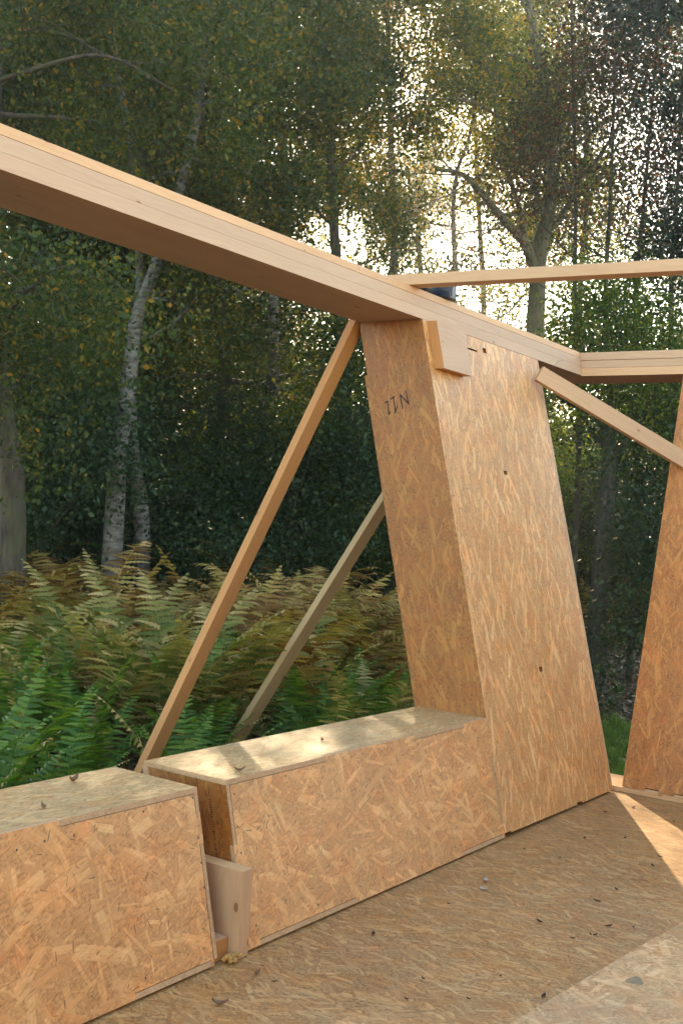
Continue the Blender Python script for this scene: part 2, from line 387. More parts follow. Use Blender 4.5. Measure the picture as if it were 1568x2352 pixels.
# ------------------------------------------------------------------ wall frame
TH = 0.2507; CT, ST = math.cos(TH), math.sin(TH); TT = math.tan(TH)
def W1(s, t, d): return (s, t*ST+d, t*CT)                    # wall by the window: leans outward
XA = 6.4215                                                  # corner
def W2(u, t, d): return (XA+t*ST+d, -u, t*CT)                # wall round the corner
P = .018
S0, S1, S2, S3 = 2.879, 3.026, 4.982, 6.385
T1, T2, TL, T3, D = .583, 2.631, 2.756, 2.800, .39

# ---- setting -----------------------------------------------------------------
GZ = -.35
def ground_mat():
    m, nt, b = newmat('forest soil and litter')
    tc = N(nt, 'ShaderNodeTexCoord'); v = tc.outputs['Object']
    a = noise(nt, v, 9, 6, .7); c = noise(nt, v, .8, 4, .6)
    col = ramp(nt, a, [(.3, (.018, .012, .008)), (.5, (.055, .035, .022)), (.66, (.12, .085, .055)), (.8, (.24, .19, .14))])
    col = mixc(nt, ramp(nt, c, [(.5, (0, 0, 0)), (.7, (1, 1, 1))]), col, (.035, .045, .016))
    nt.links.new(col, b.inputs['Base Color']); b.inputs['Roughness'].default_value = .95
    bp = N(nt, 'ShaderNodeBump'); bp.inputs['Strength'].default_value = .9; bp.inputs['Distance'].default_value = .04
    nt.links.new(a, bp.inputs['Height']); nt.links.new(bp.outputs[0], b.inputs['Normal'])
    return m
n = 60; gx = np.linspace(-1, 1, n); gx = np.sign(gx)*(np.abs(gx)**2.5)*900
rs = np.random.RandomState(3)
gv = []; 
for yy in gx:
    for xx in gx:
        r = math.hypot(xx, yy)
        gv.append((xx, yy, GZ+(0 if r < 11 else min(1, (r-11)/20)*rs.uniform(-.15, .2))))
gf = [(i*n+j, i*n+j+1, (i+1)*n+j+1, (i+1)*n+j) for i in range(n-1) for j in range(n-1)]
g = mobj('ground', gv, gf, ground_mat(), smooth=True); tag(g, kind='structure')
# floor platform
fl = prism('floor', [rect(-2.2, 6.78, -3.8, .42)], -.018, 0.0, lambda u, v, w: (u, v, w), [OSB_FLOOR, OSB_EDGE], None, rot=True)
tag(fl, kind='structure')
jo = timber('floor_frame', (-2.15, -1.7, -.11), (6.72, -1.7, -.11), (0, 4.0, 0), (0, 0, .18), [WOOD_GREY], None)
tag(jo, kind='structure')

# ---- low sill boxes ------------------------------------------------------------
def castle(a, b, cuts, lo, hi):
    """2-D outline edge running a->b at height hi, dropping to lo inside each cut"""
    pts = [(a, hi)]
    for c0, c1 in cuts:
        if c0 <= a: pts = [(a, lo), (c1, lo), (c1, hi)]
        elif c1 >= b: pts += [(c0, hi), (c0, lo), (b, lo)]; return pts
        else: pts += [(c0, hi), (c0, lo), (c1, lo), (c1, hi)]
    pts.append((b, hi)); return pts
def sill_box(label, sa, sb, topcuts, botcuts, leftcuts, rightcuts):
    """front sheet whose edge is notched wherever a neighbouring sheet's tongue shows"""
    t = thing('sill_box', label, 'wall box', (0.5*(sa+sb), .05, 0))
    g = .0022; B0 = .011
    top = castle(sa, sb, topcuts, T1-P-g, T1-.0005)
    right = [(v, u) for u, v in castle(B0, T1, rightcuts, sb-P-g, sb)]
    bot = castle(sa, sb, botcuts, B0+P+g, B0)
    left = [(v, u) for u, v in castle(B0, T1, leftcuts, sa+P+g, sa)]
    def clean(lst): return lst
    # compose outline: bottom a->b, right up, top b->a, left down
    xl_b = left[0][0]; xl_t = left[-1][0]; xr_b = right[0][0]; xr_t = right[-1][0]
    yb_l = bot[0][1]; yb_r = bot[-1][1]; yt_l = top[0][1]; yt_r = top[-1][1]
    out = [(xl_b, yb_l)]+[p for p in bot[1:-1]]+[(xr_b, yb_r)]+[p for p in right[1:-1]]+[(xr_t, yt_r)]+[p for p in reversed(top[1:-1])]+[(xl_t, yt_l)]+[p for p in reversed(left[1:-1])]
    prism('front_panel', [out], 0, P, W1, [OSB_FRONT, OSB_EDGE], t)
    # top sheet with tongues
    tp = [(sa, D)]+[(sb, D)]
    fr = []
    cur = castle(sa, sb, topcuts, 0.0006, P+g)
    outl = [(sa, D)]+cur+[(sb, D)]
    prism('top_panel', [outl], T1-P, T1, lambda u, v, w: W1(u, w, v), [OSB_TOP, OSB_EDGE], t)
    cur = castle(sa, sb, botcuts, 0.0006, P+g)
    prism('bottom_panel', [[(sa, D)]+cur+[(sb, D)]], B0, B0+P, lambda u, v, w: W1(u, w, v), [OSB_SHADED, OSB_EDGE], t)
    for nm, cuts, a, b in (('end_panel', leftcuts, sa, sa+P), ('end_panel', rightcuts, sb-P, sb)):
        cur = [(v, u) for u, v in castle(B0+P+.001, T1-P-.001, cuts, 0.0006, P+g)]
        prism(nm, [[(D-P-.001, B0+P+.001)]+cur+[(D-P-.001, T1-P-.001)]], a+.0008, b-.0008, lambda u, v, w: W1(w, v, u), [OSB_SHADED, OSB_EDGE], t)
    prism('back_panel', [rect(sa, sb, B0+P+.001, T1-P-.001)], D-P, D+.012, W1, [OSB_SHADED, OSB_EDGE], t)
    return t
box1 = sill_box('nearest low strand board box, cut off by the left frame edge', .35, S0,
         [(2.28, S0)], [(1.0, 1.35), (2.50, S0-.03)], [], [(.0, .40), (.50, T1)])
box2 = sill_box('low strand board box between the upright plank end and the leaning N11 column', S1, S2-.001,
         [(S1, 3.62), (4.30, 4.75)], [(3.10, 3.70), (4.55, 4.97)], [(.36, T1)], [(.08, .40)])
# printed line of marks up the dark end of the second box (too small to read)
INK = plain('black ink', (.03, .02, .015), .8)
eV, eF = [], []
for k in range(46):
    t_ = .535-k*.0085
    if k % 9 in (3,): continue
    hw = rnd.uniform(.002, .005); hh = rnd.uniform(.0012, .0028); y_ = .085+rnd.uniform(-.001, .001)
    b_ = len(eV)
    for a, c in ((-hw, -hh), (hw, -hh), (hw, hh), (-hw, hh)): eV.append(W1(S1-.0006, t_+c, y_+a))
    eF.append((b_, b_+1, b_+2, b_+3))
end2 = [c for c in box2.children if c.name.startswith('end_panel')][0]
mobj('printed_marks', eV, eF, INK, end2)

# ---- leaning column ------------------------------------------------------------
col = thing('wall_column', 'tall leaning strand board wall column with N11 handwritten on its darker side', 'wall column', (5.68, .1, 0))
outl = [(S2, .030), (5.05, .030), (5.05, .022), (5.86, .016), (5.86, .026), (5.93, .026), (5.93, .014), (S3-P-.001, .014), (S3-P-.001, T2-.002), (S2, T2-.002)]
holes = [rect(5.642, 5.682, 1.852, 1.874), rect(5.668, 5.708, .755, .782), rect(5.43, 5.56, 2.545, 2.556), rect(5.635, 5.675, 2.555, 2.585)]
prism('front_panel', [outl]+holes, 0, P, W1, [OSB_UP, OSB_SHADED], col)
side_loop = [(P+.001, .012), (D, .012), (D+.018, .03), (D+.018, 2.335), (D, 2.335), (D, T2-.002), (P+.001, T2-.002)]
sp = prism('side_panel', [side_loop], S2, S2+P, lambda u, v, w: W1(w, v, u), [OSB_SHADED, OSB_EDGE], col)
prism('side_panel', [rect(0.0, D, .014, T2-.002)], S3-P, S3, lambda u, v, w: W1(w, v, u), [OSB_SHADED, WOOD_PALE], col)  # pale edge material: sunlight caught by this edge is put into its colour
prism('back_panel', [rect(S2+P+.001, S3-P-.001, .01, T2-.004)], D-P, D-.001, W1, [OSB_SHADED, OSB_EDGE], col)
tag(sp, 'darker side sheet with handwritten N11')
# handwriting N11 (upside down), thin ink strokes on the side sheet: (y,z)
strokes = [[(.850, 2.116), (.829, 2.125)], [(.832, 2.122), (.8185, 2.054), (.8095, 2.068)],
           [(.8150, 2.133), (.7905, 2.149)], [(.7965, 2.143), (.779, 2.070), (.7685, 2.098)], [(.779, 2.072), (.782, 2.062)],
           [(.7565, 2.157), (.7365, 2.086)], [(.7565, 2.157), (.703, 2.112)], [(.7240, 2.178), (.703, 2.110)]]
eV, eF = [], []
for st in strokes:
    for a, b in zip(st[:-1], st[1:]):
        a = np.array(a); b = np.array(b); d = (b-a)/np.linalg.norm(b-a); nn = np.array([-d[1], d[0]])*.0036; a = a-d*.0015; b = b+d*.0015
        k = len(eV)
        for p in (a-nn, b-nn, b+nn, a+nn): eV.append((S2-.0006, p[0], p[1]))
        eF.append((k, k+1, k+2, k+3))
mobj('handwriting', eV, eF, INK, sp)
# packing block on the head of the column
blk = thing('packing_block', 'short squared wood block fixed under the beam on the column front', 'wood block', W1(5.2, 2.37, 0))
prism('block', [rect(5.030, 5.335, 2.372, T2-.003)], -.058, -.001, W1, [WOOD_PALE, WOOD_WARM], blk)

# screw heads along the sheet edges
SCREW = plain('dull steel', (.10, .085, .065), .5, .6)
ang_ = [k*math.pi/4 for k in range(8)]
def screws(panel, spots):
    for s_, t_ in spots:
        V = [W1(s_+.0042*math.cos(a), t_+.0042*math.sin(a), -.0008) for a in ang_]
        mobj('screw', V, [tuple(range(8))], SCREW, panel)
fp1 = [c for c in box1.children if c.name.startswith('front_panel')][0]; fp2 = [c for c in box2.children if c.name.startswith('front_panel')][0]; fp3 = [c for c in col.children if c.name.startswith('front_panel')][0]
screws(fp1, [(2.12, .53), (2.22, .535), (2.33, .53), (2.62, .548), (2.852, .552), (2.855, .42), (2.856, .34), (2.855, .26), (2.55, .06)])
screws(fp2, [(3.062, .53), (3.058, .42), (3.060, .33), (3.09, .08), (3.45, .062), (3.9, .06), (3.36, .548), (4.1, .55), (4.5, .06), (4.93, .50), (4.93, .2)])
screws(fp3, [(5.02, 2.2), (5.02, 1.7), (5.02, 1.1), (5.02, .7), (6.34, 2.1), (6.34, 1.5), (6.34, .9), (6.34, .3), (5.15, 2.50), (5.28, 2.44)])
# ---- beam over the window, running into the corner -------------------------------
def ring_beam(label, loc, WF, u0, uc, du, lams, flush):
    t = thing('timber_beam', label, 'beam', loc)
    for nm, ta, tb, back, mt in lams:
        def F(u, v, w): return WF(u, w, v)
        V = []; lc = []
        for w_ in (ta, tb):
            for (u, d_) in ((u0, flush), (uc(w_), flush), (uc(w_)+du, back), (u0, back)):
                V.append(F(u, d_, w_)); lc.append((u, d_, w_))
        faces = [(0, 1, 2, 3), (4, 5, 6, 7), (0, 1, 5, 4), (1, 2, 6, 5), (2, 3, 7, 6), (3, 0, 4, 7)]
        off = (rnd.uniform(0, 9), rnd.uniform(0, 9)); uvs = []
        for k, f in enumerate(faces):
            uvs.append([((lc[i][0]+off[0]) if k not in (3, 5) else lc[i][1], (lc[i][1] if k < 2 else lc[i][2])+off[1]+k*2) for i in f])
        o = mobj(nm, V, faces, [mt], t, uvs)
        md = o.modifiers.new('edge', 'BEVEL'); md.width = .0010; md.segments = 2; md.limit_method = 'ANGLE'
    return t
corner = lambda t_: XA+t_*ST
ring_beam('long laminated beam over the window opening, running from upper left down to the corner', (4, .66, T2*CT), W1, -1.5, corner, D,
          [('lower_plank', T2, 2.6945, D, WOOD_PALE), ('middle_plank', 2.6948, TL, D, WOOD_PALE)], 0.0)
bt = [o for o in bpy.data.objects if o.name == 'timber_beam'][0]
def addlam(t, nm, WF, u0, uc, du, ta, tb, flush, back, mt):
    V = []; lc = []
    for w_ in (ta, tb):
        for (u, d_) in ((u0, flush), (uc(w_)+flush, flush), (uc(w_)+du, back), (u0, back)):
            V.append(WF(u, w_, d_)); lc.append((u, d_, w_))
    faces = [(0, 1, 2, 3), (4, 5, 6, 7), (0, 1, 5, 4), (1, 2, 6, 5), (2, 3, 7, 6), (3, 0, 4, 7)]
    off = (rnd.uniform(0, 9), rnd.uniform(0, 9))
    uvs = [[((lc[i][0]+off[0]) if k not in (3, 5) else lc[i][1], (lc[i][1] if k < 2 else lc[i][2])+off[1]+k*2) for i in f] for k, f in enumerate(faces)]
    o = mobj(nm, V, faces, [mt], t, uvs)
    md = o.modifiers.new('edge', 'BEVEL'); md.width = .0010; md.segments = 2; md.limit_method = 'ANGLE'
    return o
addlam(bt, 'top_plate', W1, -1.5, corner, D, TL+.003, T3, .003, D, WOOD_PLATE)
# beam on the other wall: u runs from the corner (negative y)
b2 = thing('timber_beam', 'three layer laminated beam above the right hand leaning panel, starting at the corner', 'beam', (XA+.66, -1.0, T2*CT))
cu = lambda t_: -(t_*ST)             # corner in W2's u
for nm, ta, tb, fl_, mt in (('lower_plank', T2-.004, 2.683, .006, WOOD_PLATE), ('middle_plank', 2.685, 2.738, .010, WOOD), ('top_plate', 2.740, T3-.004, .006, WOOD)):
    V = []; lc = []
    for w_ in (ta, tb):
        for (u, d_) in ((cu(w_)-fl_+.0005, fl_), (2.4, fl_), (2.4, D), (cu(w_)-D+.0005, D)):
            V.append(W2(u, w_, d_)); lc.append((u, d_, w_))
    faces = [(0, 1, 2, 3), (4, 5, 6, 7), (0, 1, 5, 4), (1, 2, 6, 5), (2, 3, 7, 6), (3, 0, 4, 7)]
    off = (rnd.uniform(0, 9), rnd.uniform(0, 9))
    uvs = [[((lc[i][0]+off[0]) if k not in (3, 5) else lc[i][1], (lc[i][1] if k < 2 else lc[i][2])+off[1]+k*2) for i in f] for k, f in enumerate(faces)]
    o = mobj(nm, V, faces, [mt], b2, uvs)
    md = o.modifiers.new('edge', 'BEVEL'); md.width = .0010; md.segments = 2; md.limit_method = 'ANGLE'

# ---- panel and sill of the second wall --------------------------------------------
UL = .032
pn = thing('wall_column', 'orange toned strand board wall column at the right frame edge, leaning the other way', 'wall column', (XA, -.6, .03))
lo_, hi_ = .030, .0475
outl = [(UL, lo_+.002), (.165, lo_), (.165, hi_), (.252, hi_), (.252, lo_), (.338, lo_), (.338, hi_), (.45, hi_), (.45, lo_), (1.42, lo_), (1.42, T2-.006), (UL, T2-.006)]
prism('front_panel', [outl], .004, .004+P, W2, [osb('strand board, right column', R90, .75, 1.15, wf=.85, gain=1.15, con=.75, cols=[(0, (.29, .11, .028)), (.3, (.43, .19, .055)), (.6, (.51, .25, .08)), (.9, (.59, .325, .12)), (1, (.36, .125, .035))]), OSB_EDGE], pn)
prism('side_panel', [rect(.024, D, .032, T2-.006)], UL+.002, UL+.002+P, lambda u, v, w: W2(w, v, u), [OSB_SHADED, OSB_EDGE], pn)
prism('side_panel', [rect(.024, D, .032, T2-.006)], 1.40-P, 1.40, lambda u, v, w: W2(w, v, u), [OSB_SHADED, OSB_EDGE], pn)
prism('back_panel', [rect(UL+P+.004, 1.40-P-.001, .032, T2-.006)], D-P, D, W2, [OSB_SHADED, OSB_EDGE], pn)
SILLW = softwood('planed sill wood', (.66, .47, .30), (.52, .33, .18))
sl = timber('sill_plate', (XA+.155, .40, .0145), (XA+.155, -2.6, .0145), (.31, 0, 0), (0, 0, .027), [SILLW], None, bevel=.0015)
tag(sl, 'thin pale sill plank on the floor under the right hand column', 'sill plank')
tg = thing('sunlit_slot_strips', 'pale strips added for the sunlit sill top in the slots under the right hand column', 'pale strip', (XA, -.3, .03))
for u0_, u1_ in ((.168, .249), (.341, .447)):  # light wood strips stand in for the sunlit sill top seen through the slots
    prism('tongue', [rect(u0_, u1_, .0305, .041)], -.002, .02, W2, [SILLW], tg)

# ---- post and block in the gap between the boxes --------------------------------------
po = timber('packing_post', (2.987, .155, .003), (2.987, .155, .298), (.058, 0, 0), (0, .33, 0), [WOOD, WOOD_END], None, loc=(2.987, .155, 0))
tag(po, 'short upright plank end standing in the gap between the two low boxes', 'wood offcut')
pb = timber('packing_block', (2.918, .03, .038), (2.918, .24, .038), (.072, 0, 0), (0, 0, .072), [WOOD, WOOD_WARM], None, loc=(2.918, .1, 0))
tag(pb, 'small squared block lying at the foot of the upright plank end in the gap', 'wood block')
FOAM = plain('expanding foam', (.46, .24, .07), .9)
bm = bmesh.new()
for k in range(16):
    c = (2.935+rnd.uniform(-.03, .035), .0+rnd.uniform(-.022, .015), .008+rnd.uniform(0, .018)); r = rnd.uniform(.004, .011)
    q = bmesh.ops.create_icosphere(bm, subdivisions=2, radius=r, matrix=Matrix.Translation(c))
    for v_ in q['verts']: v_.co += Vector((rnd.uniform(-1, 1), rnd.uniform(-1, 1), rnd.uniform(-1, 1)))*r*.18
me = bpy.data.meshes.new('foam_blob'); bm.to_mesh(me); bm.free(); me.materials.append(FOAM)
o = link('foam_blob', me); tag(o, 'small yellow blob of hardened foam under the block in the gap', 'foam')

# ---- braces and batten -----------------------------------------------------------------
def brace(name, label, cat, p0, p1, w_, h_, roll_, mats, group=None):
    p0 = np.array(p0, float); p1 = np.array(p1, float); d = (p1-p0)/np.linalg.norm(p1-p0)
    a = np.cross(d, (0, 0, 1.0)); a /= np.linalg.norm(a); b = np.cross(a, d)
    c, s = math.cos(roll_), math.sin(roll_)
    A = c*a+s*b; B = -s*a+c*b
    o = timber(name, p0, p1, A*w_, B*h_, mats, None, loc=p0)
    return tag(o, label, cat, group)
brace('diagonal_brace', 'long warm brown prop from the N11 column head down past the second box', 'brace',
      (5.005, 1.065, 2.565), (4.14, 1.87, -.36), .095, .045, math.radians(-46), [WOOD_WARM, WOOD_END])
brace('diagonal_brace', 'greenish prop behind the N11 column, its foot hidden by the second box', 'brace',
      (6.34, 1.04, 2.62), (5.30, 2.27, -.36), .095, .045, math.radians(-46), [WOOD_GREY, WOOD_END])
pA = at(1236, 858, 6.80); pB = at(1570, 1058, 6.92)
pC = pA+(pB-pA)*1.22
brace('diagonal_brace', 'pale prop crossing the corner gap from the column head to the right hand column', 'brace',
      tuple(pA), tuple(pC), .045, .095, math.radians(4), [WOOD, WOOD_END])
bz = T3*CT+.001
brace('roof_batten', 'slim pale batten resting across the top of the long beam and leaving at the right', 'batten',
      (4.935, .98, bz+.029), (5.235, -2.3, bz+.029), .095, .056, 0, [WOOD, WOOD_END])

# ---- unseen opposite wall, added for warm bounce and shade low on the column
def W3(s, t, d): return (s, -3.72-t*ST-d, t*CT)
bw = thing('back_wall', 'unseen strand board wall opposite the low boxes, added for its warm bounce', 'wall', (2.2, -3.9, 0))
prism('front_panel', [rect(-2.0, 6.4, .004, 2.60)], 0, P, W3, [OSB_UP, OSB_EDGE], bw)
prism('back_panel', [rect(-2.0, 6.4, .004, 2.60)], D-P, D, W3, [OSB_UP, OSB_EDGE], bw)
# ---- loose sheet on the floor --------------------------------------------------------------
sh_dir = np.array([4.427-3.18, -1.038+.935]); sh_dir /= np.linalg.norm(sh_dir); sh_n = np.array([sh_dir[1], -sh_dir[0]])
sh_o = np.array([4.179, -1.018])
def SH(u, v, w): p = sh_o+sh_dir*u+sh_n*v; return (p[0], p[1], w)
s1 = prism('loose_sheet', [rect(-2.44, -.002, 0, 1.2)], .0015, .0185, SH, [OSB_SHEET, OSB_EDGE], None)
tag(s1, 'pale strand board sheet on the floor with a grey knot in it', 'board')
s2 = prism('loose_sheet', [rect(.004, 2.2, .004, 1.2)], .0015, .0185, SH, [OSB_SHEET, OSB_EDGE], None)
tag(s2, 'pale strand board sheet on the floor beyond the sheet with the grey knot', 'board')
KN = plain('grey knot flake', (.24, .18, .10), .9)
kc = np.array([3.71, -1.105]); kv = []
for k in range(14):
    a = k*2*math.pi/14; r = .030*(1+.22*math.sin(3*a+1)+rnd.uniform(-.08, .08)); kv.append((kc[0]+r*math.cos(a)*1.25, kc[1]+r*math.sin(a)*.9, .0190))
mobj('knot', kv, [tuple(range(14))], KN, s1)

# ---- small things ------------------------------------------------------------------
DRYLEAF = plain('dry leaf', (.20, .10, .045), .7); DARKCHIP = plain('bark crumb', (.035, .02, .015), .8); WHITECHIP = plain('pale wood chip', (.46, .39, .30), .8)
def curl(name, label, cat, pos, size, mat, ang, lift, group=None, wide=.45):
    n_ = 6; V = []; F = []
    for i in range(n_+1):
        f = i/n_; x = (f-.5)*size; ww = size*wide*math.sin(math.pi*min(max(f, .06), .94))*.5
        z = lift*(4*(f-.5)**2)+.002
        for k, s in enumerate((-1, 0, 1)):
            V.append((x, s*ww, z+abs(s)*lift*.55))
    for i in range(n_):
        for k in range(2): a = i*3+k; F.append((a, a+1, a+4, a+3))
    c, s = math.cos(ang), math.sin(ang)
    V = [(pos[0]+x*c-y*s, pos[1]+x*s+y*c, pos[2]+z) for x, y, z in V]
    o = mobj(name, V, F, mat, None, loc=pos, smooth=True); o.modifiers.new('thick', 'SOLIDIFY').thickness = .0012
    return tag(o, label, cat, group)
TZ = T1*CT
curl('dead_leaf', 'curled brown leaf on top of the nearest low box', 'leaf', (2.62, .46, TZ), .055, DRYLEAF, .3, .016)
curl('dead_leaf', 'small dark curl of leaf near the front edge of the nearest low box', 'leaf', (2.33, .27, TZ), .035, DRYLEAF, 1.2, .010)
curl('dead_leaf', 'brown leaf at the front edge of the second low box top', 'leaf', (3.17, .20, TZ), .042, DRYLEAF, -.4, .010)
curl('dead_leaf', 'pale brown leaf in the middle of the second low box top', 'leaf', (3.86, .33, TZ), .035, DRYLEAF, .8, .008)
curl('dead_leaf', 'larger folded brown leaf on the floor at the bottom edge of the picture', 'leaf', (2.661, -.192, .001), .050, DRYLEAF, -.9, .014)
curl('dead_leaf', 'small brown leaf on the floor under the upright plank end', 'leaf', (2.914, -.132, .001), .036, DRYLEAF, .2, .010)
curl('wood_chip', 'pale curled chip on the floor in front of the second box', 'wood chip', (4.333, -.228, .001), .045, WHITECHIP, .5, .008)
curl('wood_chip', 'white flake on the floor beside the pale curled chip', 'wood chip', (4.23, -.27, .001), .035, WHITECHIP, 1.5, .005, wide=.8)
DR = random.Random(5); 
for k in range(34):
    p = (DR.uniform(2.9, 6.1), DR.uniform(-.95, -.10), .001)
    curl('bark_crumb', 'tiny dark crumb of bark on the dusty board floor', 'crumb', p, DR.choice((.012, .018, .026, .034)), DARKCHIP, DR.uniform(0, 3.1), .004, 'bark crumbs scattered on the floor', wide=.4)
sV, sF = [], []
for k in range(900):
    x = DR.uniform(1.5, 6.3); y = -abs(DR.gauss(0, .035))-.002 if k % 3 else DR.uniform(-1, -.02); s = DR.uniform(.0015, .005); a = DR.uniform(0, 3)
    b_ = len(sV); c_, s_ = math.cos(a)*s, math.sin(a)*s*.5
    for q in ((c_, s_), (-s_, c_*.5), (-c_, -s_), (s_, -c_*.5)): sV.append((x+q[0], y+q[1], .0035+DR.uniform(0, .003)))
    sF.append((b_, b_+1, b_+2, b_+3))
o = mobj('sawdust', sV, sF, plain('sawdust', (.50, .33, .19), .9)); tag(o, 'fine sawdust and splinters along the foot of the boxes', 'sawdust', kind='stuff')
# bent nail at the end of the beam
V_, F_ = tube([at(1262, 852, 6.70), at(1272, 840, 6.66), at(1281, 830, 6.67), at(1292, 828, 6.72)], [.0022]*4, 6)
o = mobj('bent_nail', V_, [tuple(f) for f in F_], plain('grey wire', (.25, .22, .18), .4, .8), loc=tuple(at(1262, 852, 6.70))); tag(o, 'thin bent nail sticking out below the end of the long beam', 'nail')
# cordless drill on the beam
BLK = plain('black rubber', (.02, .025, .03), .5); BLU = plain('dark blue plastic', (.015, .03, .05), .4); RED = plain('red plastic', (.35, .04, .03), .4)
dz = bz
dr = thing('power_drill', 'dark blue and black cordless drill lying on the long beam behind the batten', 'drill', (5.25, .80, dz))
def cyl(name, p0, p1, r0, r1, mat, parent, sides=20):
    p0 = np.array(p0); p1 = np.array(p1)
    pts = [p0, p0+(p1-p0)*.02, p0+(p1-p0)*.98, p1]
    V, F = tube(pts, [r0*.8, r0, r1, r1*.8], sides)
    F = [tuple(f) for f in F]+[tuple(range(sides)), tuple(range(3*sides, 4*sides))]
    o = mobj(name, V, F, mat, parent, smooth=False); return o
cyl('body', (5.10, .74, dz+.036), (5.27, .76, dz+.040), .032, .034, BLU, dr)
cyl('chuck', (5.03, .732, dz+.034), (5.099, .74, dz+.036), .014, .022, BLK, dr)
cyl('collar', (5.271, .76, dz+.040), (5.285, .762, dz+.040), .035, .035, RED, dr)
timber('handle', (5.22, .78, dz+.030), (5.27, .90, dz+.032), (.034, 0, 0), (0, 0, .034), [BLK], dr, bevel=.006)
timber('battery', (5.27, .70, dz+.046), (5.36, .71, dz+.048), (0, .075, 0), (0, 0, .088), [BLK], dr, bevel=.006)
timber('battery_label', (5.289, .661, dz+.05), (5.309, .663, dz+.05), (0, .002, 0), (0, 0, .07), [BLU], dr, bevel=0)

# ================================================================== vegetation
BIRCH = bark('birch bark', (.05, .042, .035), (.12, .108, .09), (.215, .20, .172), birch=True)
BROWN = bark('brown bark', (.022, .016, .011), (.060, .043, .030), (.105, .080, .056))
OAKB = bark('lichened bark', (.045, .035, .02), (.13, .11, .055), (.24, .21, .10))
DARKB = bark('dark bark', (.015, .012, .010), (.045, .036, .028), (.085, .07, .055))
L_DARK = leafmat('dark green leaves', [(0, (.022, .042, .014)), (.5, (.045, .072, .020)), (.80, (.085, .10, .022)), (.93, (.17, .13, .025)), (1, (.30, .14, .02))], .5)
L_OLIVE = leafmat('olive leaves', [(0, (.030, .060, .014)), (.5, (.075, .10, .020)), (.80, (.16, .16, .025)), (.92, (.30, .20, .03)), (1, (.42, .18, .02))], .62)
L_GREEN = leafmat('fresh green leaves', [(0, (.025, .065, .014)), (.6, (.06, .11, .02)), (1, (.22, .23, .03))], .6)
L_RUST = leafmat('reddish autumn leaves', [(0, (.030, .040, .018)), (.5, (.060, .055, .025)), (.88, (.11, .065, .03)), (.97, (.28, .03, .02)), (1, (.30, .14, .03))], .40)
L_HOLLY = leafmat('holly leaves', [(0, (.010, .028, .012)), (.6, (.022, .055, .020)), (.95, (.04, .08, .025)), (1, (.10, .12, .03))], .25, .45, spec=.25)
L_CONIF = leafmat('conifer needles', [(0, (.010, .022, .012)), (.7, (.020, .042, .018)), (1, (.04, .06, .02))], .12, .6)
L_YEL = leafmat('bright yellow leaves', [(0, (.10, .12, .015)), (.6, (.20, .19, .02)), (1, (.36, .26, .03))], .6)  # lighter, yellower leaf colours

def sun_gap(Pw, r, gaps=None):
    """True for leaves standing in the gaps through which the low sun reaches the corner floor and the box tops"""
    out = np.zeros(len(Pw), bool)
    for z0, poly, pr in gaps or ((0.0, [(6.5, .1), (6.1, -.65), (4.2, -1.9), (4.3, -.70)], .88), (TZ, [(.9, .15), (4.9, .15), (5.0, .62), (.9, .62)], .56), (TZ, [(.9, .15), (2.95, .15), (2.95, .62), (.9, .62)], .25), (.0, [(6.42, .55), (6.42, -.7), (6.75, -.7), (6.75, .55)], .9), (GZ, [tuple(foot(1395, 11.0)[:2]), tuple(foot(1530, 11.0)[:2]), tuple(foot(1530, 15.5)[:2]), tuple(foot(1395, 15.5)[:2])], .75),
            (1.7, [tuple(foot(800, 13.2)[:2]), tuple(foot(910, 13.2)[:2]), tuple(foot(910, 15.5)[:2]), tuple(foot(800, 15.5)[:2])], .8), (2.3, [tuple(foot(1330, 12.2)[:2]), tuple(foot(1500, 12.2)[:2]), tuple(foot(1500, 13.8)[:2]), tuple(foot(1330, 13.8)[:2])], .8)):
        k = (Pw[:, 2]-z0)/sdir[2]
        X = Pw[:, 0]-sdir[0]*k; Y = Pw[:, 1]-sdir[1]*k
        ins = np.ones(len(Pw), bool); sgn = None
        P_ = np.array(poly); n_ = len(P_)
        cr = [(P_[(i+1) % n_][0]-P_[i][0])*(Y-P_[i][1])-(P_[(i+1) % n_][1]-P_[i][1])*(X-P_[i][0]) for i in range(n_)]
        pos = np.all([c > -.10 for c in cr], axis=0); neg = np.all([c < .10 for c in cr], axis=0)
        out |= (pos | neg) & (r.rand(len(Pw)) < pr)
    return out
BARE = [([(262, 1310), (264, 1180), (272, 1040), (285, 940)], 22, 11.3), ([(300, 850), (312, 740), (345, 640), (375, 590)], 17, 11.4), ([(342, 1310), (326, 1200), (306, 1090)], 20, 12.0),
        ([(632, 900), (628, 690), (640, 560)], 13, 16.5), ([(455, 330), (475, 190)], 13, 12), ([(345, 862), (450, 864), (540, 876), (600, 884), (640, 868), (750, 850)], 10, 14.6), ([(1232, 760), (1240, 560), (1262, 470)], 18, 16.8), ([(48, 1310), (25, 1100), (14, 980)], 26, 9.6), ([(115, 1150), (116, 960)], 14, 14.2)]
def open_view(pc, r):
    """the stems stand in thinner foliage: most leaves right before them are left out"""
    d = pc-CAM; z = d@fw; X = 784+FPX*(d@rt)/z; Y = 1176-FPX*(d@up)/z
    kill = np.zeros(len(pc), bool)
    for poly, hw, dep in BARE:
        for (x0, y0), (x1, y1) in zip(poly[:-1], poly[1:]):
            L2 = (x1-x0)**2+(y1-y0)**2; t = (((X-x0)*(x1-x0)+(Y-y0)*(y1-y0))/L2).clip(0, 1)
            kill |= (np.hypot(X-x0-t*(x1-x0), Y-y0-t*(y1-y0)) < hw) & (z < dep) & (r.rand(len(pc)) < .8)
    return pc[~kill]
